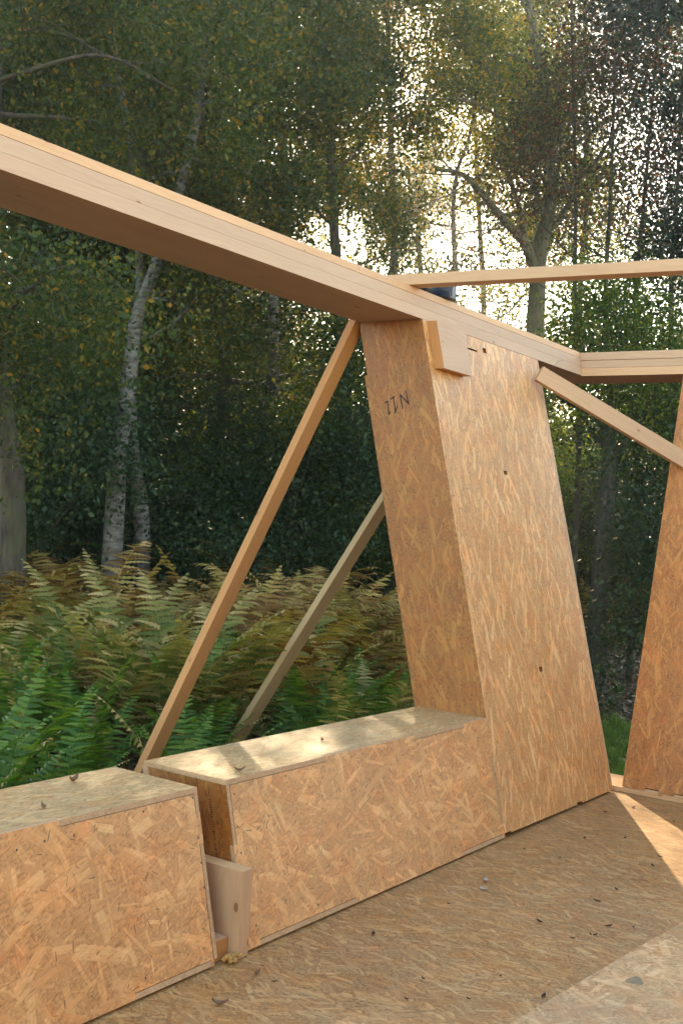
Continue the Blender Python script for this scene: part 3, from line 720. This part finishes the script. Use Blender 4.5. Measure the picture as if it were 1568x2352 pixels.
def leaves(centers, size, r, flat=.0, ragged=.45):
    n_ = len(centers)
    a = r.randn(n_, 3); a[:, 2] *= (1-flat); a /= np.linalg.norm(a, axis=1)[:, None]
    b = r.randn(n_, 3); b -= (b*a).sum(1)[:, None]*a; b /= np.linalg.norm(b, axis=1)[:, None]
    s = size*(1+ragged*r.randn(n_)).clip(.4, 1.9)
    A = a*(s*.5)[:, None]; B = b*(s*.31)[:, None]
    V = np.stack([centers-A, centers-A*.1+B, centers+A, centers-A*.1-B], 1).reshape(-1, 3)
    F = np.arange(n_*4).reshape(n_, 4)
    return V, F
def grow(r, p0, d0, L, r0, depth, out_t, out_c, bend=.25, upb=.15, nsub=4, sides=5, minlen=.4):
    """a limb: curved tapering tube with side limbs; collects leaf clump centres near its outer parts"""
    seg = 7; p = np.array(p0, float); d = np.array(d0, float); d /= np.linalg.norm(d); pts = [p.copy()]
    for i in range(seg):
        d = d+r.randn(3)*bend*.45+np.array([0, 0, upb*.3]); d /= np.linalg.norm(d); p = p+d*L/seg; pts.append(p.copy())
    rad = [r0*(1-.82*i/seg) for i in range(seg+1)]
    out_t.append(tube(pts, rad, sides))
    if depth == 0:
        for q in pts[2:]: out_c.append(q)
        return
    for k in range(nsub):
        f = r.uniform(.3, 1.0); i = min(seg, int(f*seg)+1)
        dd = (pts[i]-pts[i-1]); dd /= np.linalg.norm(dd); nd = dd*.7+r.randn(3)*.75; 
        grow(r, pts[i], nd, L*r.uniform(.38, .6), rad[i]*.65, depth-1, out_t, out_c, bend, upb, nsub, max(3, sides-1))
    out_c.append(pts[-1])
def trunkpts(path, sub=5):
    P_ = np.array(path, float); out = []
    n_ = len(P_)
    for i in range(n_-1):
        p0 = P_[max(i-1, 0)]; p1 = P_[i]; p2 = P_[i+1]; p3 = P_[min(i+2, n_-1)]
        for k in range(sub):
            t = k/sub
            out.append(.5*((2*p1)+(-p0+p2)*t+(2*p0-5*p1+4*p2-p3)*t*t+(-p0+3*p1-3*p2+p3)*t**3))
    out.append(P_[-1]); return np.array(out)
def make_tree(name, label, cat, path, r0, barkm, leafm, seed, nl=9, z_from=.35, L=2.6, clump=.22, nleaf=40000, lsize=.07, group=None, extra=(), upb=.15, spread=1.0, depth=2, droop=0., r1=.25, cull=True, flat=0., nsub=4, crown_from=None, clear=True, zmin=-9):
    """path: world points of the trunk, foot first"""
    r = np.random.RandomState(seed)
    base = np.array(path[0], float)
    T = trunkpts(path); n_ = len(T); tb = []; cs = []
    rad = r0*(1-(1-r1)*np.linspace(0, 1, n_)**.9); rad[0] *= 1.35; rad[1] *= 1.12
    tb.append(tube(T, rad, 12))
    for k in range(nl):
        f = z_from+(1-z_from)*(k+r.rand())/nl; i = min(n_-1, int(f*(n_-1)))
        az = r.uniform(0, 6.283); el = r.uniform(.05, .7)-droop
        d = np.array([math.cos(az)*spread, math.sin(az)*spread, math.sin(el)])
        grow(r, T[i], d, L*(1.15-.6*f)*r.uniform(.75, 1.2), rad[i]*.45, depth, tb, cs, upb=upb-droop, nsub=nsub)
    for pth, rr in extra:                                     # limbs traced along their own course
        E_ = trunkpts(pth, 4); er = np.linspace(rr, rr*.3, len(E_)); tb.append(tube(E_, er, 8))
        for k in range(5):
            i = r.randint(len(E_)//3, len(E_)); d = r.randn(3); d[2] = abs(d[2])*.5
            grow(r, E_[i], d, L*.45, er[i]*.5, 1, tb, cs, upb=upb, nsub=nsub)
    V, F, o_ = [], [], 0
    cen = np.array([v.mean(0) for v, f in tb]); inside = sun_gap(cen, r)
    for i_, (v, f) in enumerate(tb):
        if inside[i_] and i_ and len(v) < 60: continue
        V.append(v); F.append(f+o_); o_ += len(v)
    V = np.concatenate(V)-base; F = np.concatenate(F)
    t = thing(name, label, cat, base, group)
    link('trunk', npmesh('trunk', V, F, barkm, smooth=True), t)
    nleaf = int(nleaf*2.1); lsize *= .66
    cs = np.array(cs)
    if crown_from is not None: cs = cs[cs[:, 2] > crown_from]
    dens = r.gamma(.8, 1, len(cs)); dens /= dens.sum()
    idx = r.choice(len(cs), nleaf, p=dens)
    pc = cs[idx]+r.randn(nleaf, 3)*clump*np.array([1, 1, .8])
    pc = pc[pc[:, 2] > max(GZ+.1, zmin)]
    if clear: pc = open_view(pc, r)
    if cull: pc = pc[~sun_gap(pc, r)]
    V, F = leaves(pc-base, lsize, r, flat)
    link('crown', npmesh('crown', V, F, leafm), t)
    return t
def copy_tree(src, loc, rz, sc, label, group):
    c = src.copy(); C.objects.link(c); c.location = tuple(loc); c.rotation_euler = (0, 0, rz); c.scale = (sc, sc, sc)
    c['label'] = label; c['group'] = group
    for ch in list(src.children):
        k = ch.copy(); C.objects.link(k); k.parent = c
    return c
def foot(px, depth):
    p = at(px, 1230, depth); return np.array([p[0], p[1], GZ-.05])
def stem(pts):
    """trunk course: first point is the foot; others given as (px,py,depth)"""
    f = pts[0]; out = [foot(f[0], f[1])]
    for q in pts[1:]: out.append(at(*q))
    return out

# --- trees one can tell apart --------------------------------------------------
A_ = make_tree('birch_tree', 'white barked birch bending right under the beam, left of centre in the wood', 'tree',
    stem([(262, 11.5), (264, 1180, 11.5), (272, 1040, 11.5), (296, 880, 11.6), (312, 740, 11.7), (355, 620, 11.8), (415, 430, 12), (455, 250, 12.2), (475, 60, 12.4), (505, -200, 12.8)]),
    .115, BIRCH, L_DARK, 11, nl=11, z_from=.52, L=2.3, nleaf=32000, lsize=.062, droop=.15)
B_ = make_tree('birch_tree', 'mottled birch with a dark scar near its foot, right beside the bending birch', 'tree',
    stem([(342, 12.2), (326, 1200, 12.2), (306, 1060, 12.2), (300, 900, 12.3), (312, 780, 12.4), (322, 620, 12.5), (300, 350, 12.8), (265, 100, 13), (250, -150, 13.3)]),
    .10, BIRCH, L_DARK, 12, nl=10, z_from=.5, L=2.2, nleaf=36000, lsize=.062, droop=.1)
C_ = make_tree('broadleaf_tree', 'thick brownish trunk at the left edge with low dark drooping leaves', 'tree',
    stem([(48, 9.8), (30, 1150, 9.8), (14, 1000, 9.8), (-6, 820, 9.9), (-20, 500, 10), (-10, 200, 10), (30, -100, 10.2), (60, -300, 10.4)]),
    .13, BROWN, L_DARK, 13, nl=13, z_from=.30, L=2.3, nleaf=50000, lsize=.055, droop=.35,
    extra=[([at(-30, 195, 8.6), at(60, 165, 8.4), at(200, 127, 8.3), at(290, 145, 8.4), at(400, 210, 8.6)], .022), ([at(-30, 110, 8.8), at(60, 70, 8.7), at(180, 55, 8.8), at(260, 62, 8.9)], .012)])
D_ = make_tree('birch_tree', 'slender pale birch between the left edge trunk and the bending birch', 'tree',
    stem([(128, 14.5), (112, 1130, 14.5), (116, 980, 14.6), (130, 800, 14.7), (170, 600, 14.8), (180, 300, 15), (200, 0, 15), (210, -200, 15.2)]),
    .11, BIRCH, L_DARK, 14, nl=10, z_from=.35, L=2.5, nleaf=36000, lsize=.066)
D2_ = make_tree('birch_tree', 'thin birch stem low behind the bending birch', 'tree',
    stem([(205, 15.5), (215, 1150, 15.5), (200, 1000, 15.6), (205, 800, 15.7), (240, 600, 15.8), (245, 300, 16), (330, 0, 16), (360, -200, 16)]),
    .10, BIRCH, L_OLIVE, 15, nl=10, z_from=.4, L=2.6, nleaf=32000, lsize=.07)
E_ = make_tree('birch_tree', 'straight grey birch seen under the beam above the middle of the window opening', 'tree',
    stem([(640, 17), (638, 1100, 17), (632, 880, 17), (628, 690, 17), (640, 520, 17.2), (650, 350, 17.3), (640, 150, 17.5), (625, -100, 17.8)]),
    .135, BIRCH, L_DARK, 16, nl=13, z_from=.42, L=2.9, nleaf=36000, lsize=.074,
    extra=[([at(640, 870, 16.4), at(600, 884, 15.9), at(540, 876, 15.4), at(450, 862, 15.0), at(372, 868, 14.8), at(345, 862, 14.8)], .05), ([at(640, 868, 16.4), at(700, 856, 15.8), at(760, 850, 15.2)], .045)])
G_ = make_tree('broadleaf_tree', 'large lichen covered tree with forking limbs right of centre against the sky', 'tree',
    stem([(1232, 17), (1230, 1000, 17), (1228, 800, 17), (1232, 680, 17), (1240, 560, 17), (1262, 470, 17.1), (1258, 330, 17.2), (1240, 160, 17.4), (1215, 0, 17.6), (1200, -180, 18)]),
    .18, OAKB, L_OLIVE, 17, nl=12, z_from=.5, L=2.6, nleaf=26000, lsize=.068, clump=.25,
    extra=[([at(1236, 650, 17), at(1205, 560, 16.8), at(1160, 510, 16.6), at(1110, 450, 16.4), at(1060, 400, 16.2), at(1000, 390, 16)], .085),
           ([at(1205, 560, 16.8), at(1190, 470, 16.9), at(1150, 350, 17), at(1130, 200, 17.1), at(1100, 60, 17.2)], .05),
           ([at(1250, 540, 17), at(1300, 480, 17.2), at(1340, 380, 17.4), at(1350, 250, 17.5)], .06)])
H_ = make_tree('broadleaf_tree', 'slim upright tree with orange brown leaves left of the big lichened tree', 'tree',
    stem([(905, 21), (905, 1000, 21), (902, 700, 21), (905, 560, 21), (900, 420, 21.2), (895, 250, 21.4), (890, 50, 21.6), (880, -120, 21.8)]),
    .12, BROWN, L_OLIVE, 18, nl=14, z_from=.42, L=2.6, nleaf=24000, lsize=.078)
I_ = make_tree('broadleaf_tree', 'thin forked tree with sparse yellow leaves between the slim tree and the lichened tree', 'tree',
    stem([(1042, 22), (1042, 1000, 22), (1040, 700, 22), (1044, 600, 22), (1040, 500, 22), (1048, 400, 22), (1080, 300, 22.2), (1100, 150, 22.4)]),
    .085, BROWN, L_YEL, 19, nl=11, z_from=.45, L=2.8, nleaf=19000, lsize=.080)
Jt = []
for i, (px, dp, lean, lab) in enumerate(((1325, 14.5, -10, 'dark slender tree with reddish leaves, just right of the big lichened tree'), (1395, 13.5, 15, 'dark slender tree with reddish leaves, above the corner gap'),
                                      (1465, 14.2, 35, 'dark leaning tree with dull red berries, second from the right frame edge'), (1545, 13.2, 20, 'dark thin tree with reddish leaves at the right frame edge'))):
    Jt.append(make_tree('autumn_tree', lab, 'tree', stem([(px, dp), (px+4, 1000, dp), (px-6, 700, dp), (px+lean*.4, 450, dp+.1), (px+lean, 200, dp+.2), (px+lean*1.6, -80, dp+.4)]),
        .045, BROWN, L_RUST, 30+i, nl=12, z_from=.40, L=1.8, nleaf=7500, lsize=.055, clump=.24, upb=.5))
K_ = make_tree('broadleaf_tree', 'dark twisted tree with backlit leaves framed by the two leaning columns', 'tree',
    stem([(1385, 13), (1388, 1180, 13), (1400, 1060, 13), (1395, 980, 13), (1410, 900, 13), (1440, 830, 13.2), (1462, 770, 13.3)]),
    .12, DARKB, L_GREEN, 41, nl=13, z_from=.25, L=1.5, nleaf=26000, zmin=.35, lsize=.055, clump=.3,
    extra=[([at(1398, 1050, 13), at(1450, 1000, 12.8), at(1500, 900, 12.7), at(1530, 840, 12.6)], .05), ([at(1396, 1000, 13), at(1350, 930, 13.1), at(1310, 860, 13.2)], .04)])
Q_ = make_tree('conifer_tree', 'very dark conifer reaching in at the top right corner', 'tree',
    stem([(1640, 12), (1640, 900, 12), (1636, 500, 12), (1634, 100, 12), (1632, -200, 12)]),
    .14, DARKB, L_CONIF, 51, nl=16, z_from=.50, L=1.6, nleaf=22000, lsize=.07, clump=.18, upb=-.2)
N1 = make_tree('broadleaf_tree', 'thin far tree with pale sunlit leaves just left of the lichened tree', 'tree',
    stem([(1105, 26), (1105, 1000, 26), (1110, 700, 26), (1100, 500, 26), (1090, 250, 26), (1110, 0, 26)]), .10, BROWN, L_OLIVE, 64, nl=14, z_from=.30, L=3.6, nleaf=24000, lsize=.10, clump=.5)
N2 = make_tree('broadleaf_tree', 'thin far tree with olive leaves behind the slim upright tree', 'tree',
    stem([(965, 27), (965, 1000, 27), (970, 700, 27), (960, 500, 27), (985, 250, 27), (975, 0, 27)]), .10, BROWN, L_OLIVE, 65, nl=14, z_from=.30, L=3.8, nleaf=26000, lsize=.10, clump=.5)
N3 = make_tree('broadleaf_tree', 'thin far tree with olive leaves right of the lichened tree', 'tree',
    stem([(1340, 25), (1340, 1000, 25), (1330, 700, 25), (1350, 400, 25), (1340, 150, 25), (1350, -80, 25)]), .10, BROWN, L_OLIVE, 66, nl=10, z_from=.4, L=3.2, nleaf=12000, lsize=.09, clump=.5)
# middle wood behind them
M1 = make_tree('broadleaf_tree', 'olive leaved tree filling the top centre of the wood below the sun', 'tree',
    stem([(520, 15), (515, 900, 15), (500, 600, 15), (510, 300, 15), (530, 0, 15), (540, -250, 15)]),
    .12, BROWN, L_OLIVE, 61, nl=15, z_from=.42, L=2.7, nleaf=30000, lsize=.068, group=None)
M2 = make_tree('broadleaf_tree', 'olive and gold leaved tree at top centre, right of the grey birch', 'tree',
    stem([(790, 16), (790, 1000, 16), (780, 700, 16), (760, 400, 16), (770, 100, 16), (790, -220, 16)]),
    .12, BROWN, L_OLIVE, 62, nl=15, z_from=.55, L=2.6, nleaf=22000, lsize=.068)
M3 = make_tree('broadleaf_tree', 'dark tree behind the left birches', 'tree',
    stem([(380, 18), (380, 1000, 18), (400, 600, 18), (390, 300, 18), (380, 0, 18), (390, -200, 18)]),
    .14, DARKB, L_DARK, 63, nl=16, z_from=.3, L=3.2, nleaf=38000, lsize=.08)
lab = ['dark tree left of the left edge trunk', 'dark tree behind the left edge trunk', 'dark tree deep behind the slender pale birch', 'dark tree deep behind the bending birch', 'dark tree nearest the frame at far left', 'dark tree far behind the mottled birch', 'dark tree farthest back on the left']
for i, (px, dp, sc) in enumerate(((-120, 17, 1.0), (40, 20, 1.1), (170, 23, .84), (300, 25, .84), (-260, 13, 1.), (440, 31, 1.2), (100, 29, 1.35))):
    copy_tree(M3, foot(px, dp), i*1.3+.5, sc, lab[i], 'dark trees deep in the wood')
lab = ['far olive tree behind the thin tree at the right frame edge', 'olive tree just outside the right frame edge', 'olive tree well outside the right frame edge']
for i, (px, dp, sc) in enumerate(((1560, 30, .7), (1700, 22, .9), (1830, 16, 1.0))):
    copy_tree(M1, foot(px, dp), i*1.9+.2, sc, lab[i], 'far olive trees on the right')
# shrubs of the understorey
def shrub(name, label, px, dp, seed, leafm, nleaf, h, w_, lsize, cat='shrub', group=None):
    r = np.random.RandomState(seed); f = foot(px, dp); tb = []; cs = []
    for k in range(9):
        az = r.uniform(0, 6.28); d = np.array([math.cos(az)*.5*w_/h, math.sin(az)*.5*w_/h, 1.0])
        grow(r, f+np.array([r.uniform(-.15, .15), r.uniform(-.15, .15), 0]), d, h*r.uniform(.6, 1.0), .022, 2, tb, cs, bend=.35, upb=.05, nsub=4)
    V, F, o_ = [], [], 0
    for v, q in tb: V.append(v); F.append(q+o_); o_ += len(v)
    t = thing(name, label, cat, f, group)
    link('stems', npmesh('stems', np.concatenate(V)-f, np.concatenate(F), DARKB, smooth=True), t)
    cs = np.array(cs); idx = r.randint(0, len(cs), nleaf); pc = cs[idx]+r.randn(nleaf, 3)*.2; pc = pc[pc[:, 2] > GZ+.02]; pc = open_view(pc[~sun_gap(pc, r)], r)
    V, F = leaves(pc-f, lsize, r); link('foliage', npmesh('foliage', V, F, leafm), t)
    return t
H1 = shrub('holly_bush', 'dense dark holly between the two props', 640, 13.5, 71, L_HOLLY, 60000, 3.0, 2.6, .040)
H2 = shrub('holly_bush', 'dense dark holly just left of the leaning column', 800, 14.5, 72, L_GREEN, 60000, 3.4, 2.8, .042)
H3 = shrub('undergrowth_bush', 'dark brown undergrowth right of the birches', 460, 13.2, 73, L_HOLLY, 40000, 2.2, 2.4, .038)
BW = ['behind the holly near the N11 column', 'left of the holly, further back', 'behind the brown undergrowth', 'behind the N11 column', 'low behind the slender pale birch', 'behind the left edge trunk', 'outside the left frame edge', 'deep between the left birches', 'tall, far behind the holly', 'deep behind the slender pale birch', '', '', 'right of the dark twisted tree, lowest', 'in the right half of the corner gap', 'hidden by the right hand column', '', 'outside the right frame edge']
GW = ['behind the N11 column', 'left of the dark twisted tree', 'far behind the dark twisted tree']
for i, (px, dp, sc, src, lb, gp) in enumerate((
        (740, 17, 1.2, H1, 'dark bush further back in the wood', 'dark bushes further back'), (540, 16, 1.1, H1, None, None), (400, 17, 1.1, H1, None, None), (880, 19, 1.2, H1, None, None),
        (200, 17, 1.0, H3, None, None), (60, 15, 1.2, H1, None, None), (-60, 12, 1.1, H1, None, None), (300, 20, 1.4, H1, None, None), (660, 21, 1.6, H2, None, None), (130, 19, 1.4, H1, None, None),
        (960, 20, 1.2, H2, 'green bush '+GW.pop(0), 'green bushes behind the columns'), (1290, 20, 1.1, H2, 'green bush '+GW.pop(0), 'green bushes behind the columns'),
        (1380, 21.5, 1.0, H1, None, None), (1480, 20.5, .9, H1, None, None), (1580, 19, 1.0, H1, None, None), (1430, 23, 1.3, H2, 'green bush '+GW.pop(0), 'green bushes behind the columns'), (1650, 13, 1.1, H1, None, None))):
    copy_tree(src, foot(px, dp), i*2.1, sc, lb or 'dark bush '+BW[i], gp or 'dark bushes further back')
# far wood as one mass
r = np.random.RandomState(81); nf = 260000
px = r.uniform(-900, 2500, nf); dp = r.uniform(34, 52, nf)
top = np.where(px < 640, 11.0, 6.3)+1.3*np.sin(px*.013)+1.0*np.sin(px*.031+2)
top = np.where((px > 860) & (px < 1400), top-1.2, top)
z = GZ+top*r.beta(1.1, 1.3, nf)
D_all = fw[None, :2]*dp[:, None]+rt[None, :2]*((px-784)/FPX*dp)[:, None]
pc = np.stack([CAM[0]+D_all[:, 0], CAM[1]+D_all[:, 1], z], 1)
pc += (r.randn(nf//40+1, 3).repeat(40, 0)[:nf])*1.0
pc = pc[pc[:, 2] > GZ]
V, F = leaves(pc, .24, r)
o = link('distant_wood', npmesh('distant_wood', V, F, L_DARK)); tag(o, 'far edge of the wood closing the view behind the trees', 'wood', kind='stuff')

# --- ferns ------------------------------------------------------------------------
F_GREEN = leafmat('green fern', [(0, (.030, .095, .018)), (.5, (.060, .165, .026)), (1, (.14, .24, .035))], .35, .5, 1.0)
F_OLIVE = leafmat('fading fern', [(0, (.07, .115, .025)), (.35, (.145, .165, .04)), (.7, (.30, .25, .085)), (1, (.48, .35, .16))], .35, .6, 1.0)
F_BROWN = leafmat('dead bracken', [(0, (.12, .048, .014)), (.4, (.23, .115, .030)), (.8, (.43, .29, .10)), (1, (.26, .23, .05))], .30, .7, 1.0)
def frond(r, L, width, az, el0, droopf, npairs, teeth=5, twist=0.0):
    """arching rachis with toothed pinnae that shorten towards the tip"""
    seg = npairs; pts = []; el = el0; p = np.zeros(3); h = np.array([math.cos(az), math.sin(az)])
    for i in range(seg+1):
        pts.append(p.copy()); st = L/seg
        p = p+np.array([h[0]*math.cos(el)*st, h[1]*math.cos(el)*st, math.sin(el)*st]); el -= droopf*(0.35+1.3*i/seg)/seg
    pts = np.array(pts); side = np.array([-h[1], h[0], 0]); V = []; F = []
    v, f = tube(pts, np.linspace(.004, .001, seg+1), 4); V += list(v); F += [tuple(x) for x in f]
    for i in range(2, seg+1):
        t = i/seg; T = pts[i]-pts[i-1]; T /= np.linalg.norm(T); nrm = np.cross(T, side)
        prof = (min(1, t/.32)**.8)*(1-max(0, (t-.32)/.70))**.85
        wl = width*max(prof, .03)*r.uniform(.9, 1.06)
        for s in (-1, 1):
            dirp = side*s*.93+T*.38-nrm*s*0+np.array([0, 0, -.10+.12*r.randn()]); dirp /= np.linalg.norm(dirp)
            bw = L/seg*.50; k = len(V); n_ = teeth
            w2 = np.cross(dirp, nrm); w2 /= np.linalg.norm(w2)+1e-9
            sag = -.18*wl
            for j in range(n_+1):
                q = j/n_; c = pts[i]+dirp*wl*q+np.array([0, 0, sag*q*q])
                ww = bw*(1-q)**.6+.0006
                V.append(c+w2*ww*(1.0)); V.append(c-w2*ww)
                if j < n_:
                    q2 = (j+.62)/n_; c2 = pts[i]+dirp*wl*q2+np.array([0, 0, sag*q2*q2]); ww2 = bw*(1-q2)**.6*.42
                    V.append(c2+w2*ww2); V.append(c2-w2*ww2)
            m_ = 2*n_+1
            for j in range(m_-1): a = k+2*j; F.append((a, a+1, a+3, a+2))
    return np.array(V), F
def fern_mesh(seed, nfr, L, width, el, droopf, npairs, mats, teeth=5, mix=0.0, stalk=0.0, parts=True):
    r = np.random.RandomState(seed); out = []
    for k in range(nfr):
        az = k*2*math.pi/nfr+r.uniform(-.35, .35); l = L*r.uniform(.7, 1.12)
        V, F = frond(r, l, width*l/L, az, el+r.uniform(-.18, .18), droopf*r.uniform(.7, 1.3), npairs, teeth)
        if stalk:
            V = V+np.array([0, 0, stalk*r.uniform(.6, 1.15)])+np.array([math.cos(az), math.sin(az), 0])*stalk*.25
        V4 = V; F = np.array(F)
        me = npmesh('frond', V4, F, mats[0] if r.rand() >= mix else mats[-1]); out.append(me)
        if stalk:
            base = V[0]; v, f = tube([np.zeros(3), base*.5+np.array([0, 0, .05]), base], [.006, .005, .004], 4)
            out.append(npmesh('stalk', v, f, F_BROWN))
    return out
fern_kinds = {
  'green': [fern_mesh(100+i, 7, 1.0, .19, 1.32, .85, 32, [F_GREEN, F_OLIVE], 6, .10) for i in range(4)],
  'olive': [fern_mesh(120+i, 5, 1.02, .25, 1.25, 1.0, 28, [F_OLIVE, F_BROWN], 6, .35, .26) for i in range(3)],
  'brown': [fern_mesh(140+i, 5, .90, .25, 1.12, 1.35, 24, [F_BROWN, F_OLIVE], 6, .30, .72) for i in range(3)]}
ZX = ((70, 'at the left edge of the fern bank'), (230, 'in front of the left birches'), (400, 'just left of the warm brown prop'), (560, 'between the two props, nearer the brown one'), (720, 'between the two props, nearer the green one'), (2000, 'beside the N11 column'))
ZL = {'green': ('bright green arching fern', 'lush green fern'), 'olive': ('olive fern with tan tips', 'pale olive fern further back'), 'brown': ('brown dead bracken', 'tan bracken near the trees')}
TIER = {}
def fern_label(kind, px, dp):
    near = dp < {'green': 6.5, 'olive': 9.2, 'brown': 10.2}[kind]
    lb = ZL[kind][0 if near else 1]+' '+[t_ for x_, t_ in ZX if px < x_][0]
    k = TIER.get(lb, 0); TIER[lb] = k+1
    return ('', 'broad ', 'slim ', 'drooping ', 'half-hidden ', 'upright ', 'small ', 'tangled ', 'leaning ')[k % 9]+lb
labels = {'green': ('bright green fern tuft with arching fronds behind the low boxes', 'green ferns nearest the boxes'),
          'olive': ('fading olive fern with tan tips in the fern bank', 'fading ferns in the fern bank'),
          'brown': ('brown dead bracken with drooping fronds below the trees', 'brown bracken in the fern bank')}
FR = random.Random(21)
def place_fern(kind, px, dp, sc):
    if px < 1200 and ((540 < px < 700 and dp < 7.7) or (300 < px < 450 and dp < 6.5)): dp += 1.9; kind = 'olive' if kind == 'green' and FR.random() < .4 else kind
    ms = FR.choice(fern_kinds[kind]); f = foot(px, dp)
    if f[1] < 1.55 and f[0] < 8: return
    lb, gp = labels[kind]; lb = fern_label(kind, px, dp) if px < 1200 else kind+' fern in the shade beyond the corner gap'
    t = thing('fern', lb, 'fern', (f[0], f[1], GZ), gp); t.rotation_euler = (FR.uniform(-.1, .1), FR.uniform(-.1, .1), FR.uniform(0, 6.28)); t.scale = (sc*1.08,)*3
    for me in ms: link(me.name.split('.')[0], me, t)
for i in range(32):
    place_fern('green', FR.uniform(-80, 930), FR.uniform(5.2, 7.9), FR.uniform(.7, 1.1))
for i in range(50):
    place_fern('olive', FR.uniform(-120, 1000), FR.uniform(7.2, 11.2), FR.uniform(.8, 1.15))
for i in range(50):
    place_fern('brown', FR.uniform(-150, 1000), FR.uniform(8.6, 12.0), FR.uniform(.8, 1.15))
for px, dp, k in ((800, 7.1, 'green'), (850, 6.9, 'green'), (905, 7.3, 'green'), (760, 7.7, 'green'), (700, 8.0, 'green'), (520, 8.0, 'green'), (480, 7.0, 'green'), (455, 7.4, 'green'), (870, 7.9, 'green'), (170, 7.2, 'green'), (230, 6.7, 'green'), (1505, 17.6, 'olive'), (1440, 18.2, 'green'), (1380, 18, 'olive'), (1550, 17, 'olive')):
    place_fern(k, px, dp, 1.0)

# --- litter and grass ---------------------------------------------------------------
r = np.random.RandomState(91); nl_ = 42000
px = r.uniform(-200, 1900, nl_); dp = 5.2+r.rand(nl_)**.7*17
Q = fw[None, :2]*dp[:, None]+rt[None, :2]*((px-784)/FPX*dp)[:, None]
pc = np.stack([Q[:, 0]+CAM[0], Q[:, 1]+CAM[1], GZ+.012+.02*r.rand(nl_)], 1)
ok = ~((pc[:, 0] < 6.9) & (pc[:, 1] < .5)); pc = pc[ok]
V, F = leaves(pc, .06, r, flat=.75)
LIT = leafmat('fallen leaves', [(0, (.05, .028, .016)), (.5, (.15, .09, .055)), (.85, (.32, .23, .16)), (1, (.50, .43, .36))], .1, .5)
o = link('leaf_litter', npmesh('leaf_litter', V, F, LIT)); tag(o, 'brown fallen leaves covering the soil of the wood', 'fallen leaves', kind='stuff')
ng = 26000; px = r.uniform(1330, 1640, ng); dp = r.uniform(8.2, 11.3, ng)+.25*np.sin(px*.02)
Q = fw[None, :2]*dp[:, None]+rt[None, :2]*((px-784)/FPX*dp)[:, None]
b0 = np.stack([Q[:, 0]+CAM[0], Q[:, 1]+CAM[1], np.full(ng, GZ)], 1)
hgt = r.uniform(.05, .17, ng)*(.55+.45*np.sin(px*.11)*np.sin(dp*7)); lean = r.randn(ng, 2)*.035; az = r.uniform(0, 6.28, ng); wv = np.stack([np.cos(az), np.sin(az), np.zeros(ng)], 1)*.004
tip = b0+np.stack([lean[:, 0], lean[:, 1], hgt], 1)
V = np.stack([b0-wv, b0+wv, tip], 1).reshape(-1, 3); F = np.arange(ng*3).reshape(ng, 3)
GR = leafmat('grass blades', [(0, (.04, .10, .02)), (.6, (.08, .17, .03)), (1, (.18, .22, .06))], .4)
o = link('grass', npmesh('grass', V, F, GR)); tag(o, 'short green grass beyond the corner gap', 'grass', kind='stuff')

# ---- haze volume added to stand in for lens glow near the sun
hm = bpy.data.materials.new('lens glow haze'); hm.use_nodes = True; ht = hm.node_tree; ht.nodes.clear()
hv = ht.nodes.new('ShaderNodeVolumePrincipled'); hv.inputs['Density'].default_value = .0032; hv.inputs['Anisotropy'].default_value = .86
hv.inputs['Color'].default_value = (.95, .96, 1.0, 1)
hO = ht.nodes.new('ShaderNodeOutputMaterial'); ht.links.new(hv.outputs[0], hO.inputs['Volume'])
hx = [(x, y, z) for z in (GZ-1.5, 22) for x, y in ((-20, -20), (70, -20), (70, 70), (-20, 70))]
hz = mobj('haze', hx, [(0, 1, 2, 3), (4, 5, 6, 7), (0, 1, 5, 4), (1, 2, 6, 5), (2, 3, 7, 6), (3, 0, 4, 7)], hm); tag(hz, 'thin haze volume added for the lens glow near the sun', 'haze', kind='stuff')
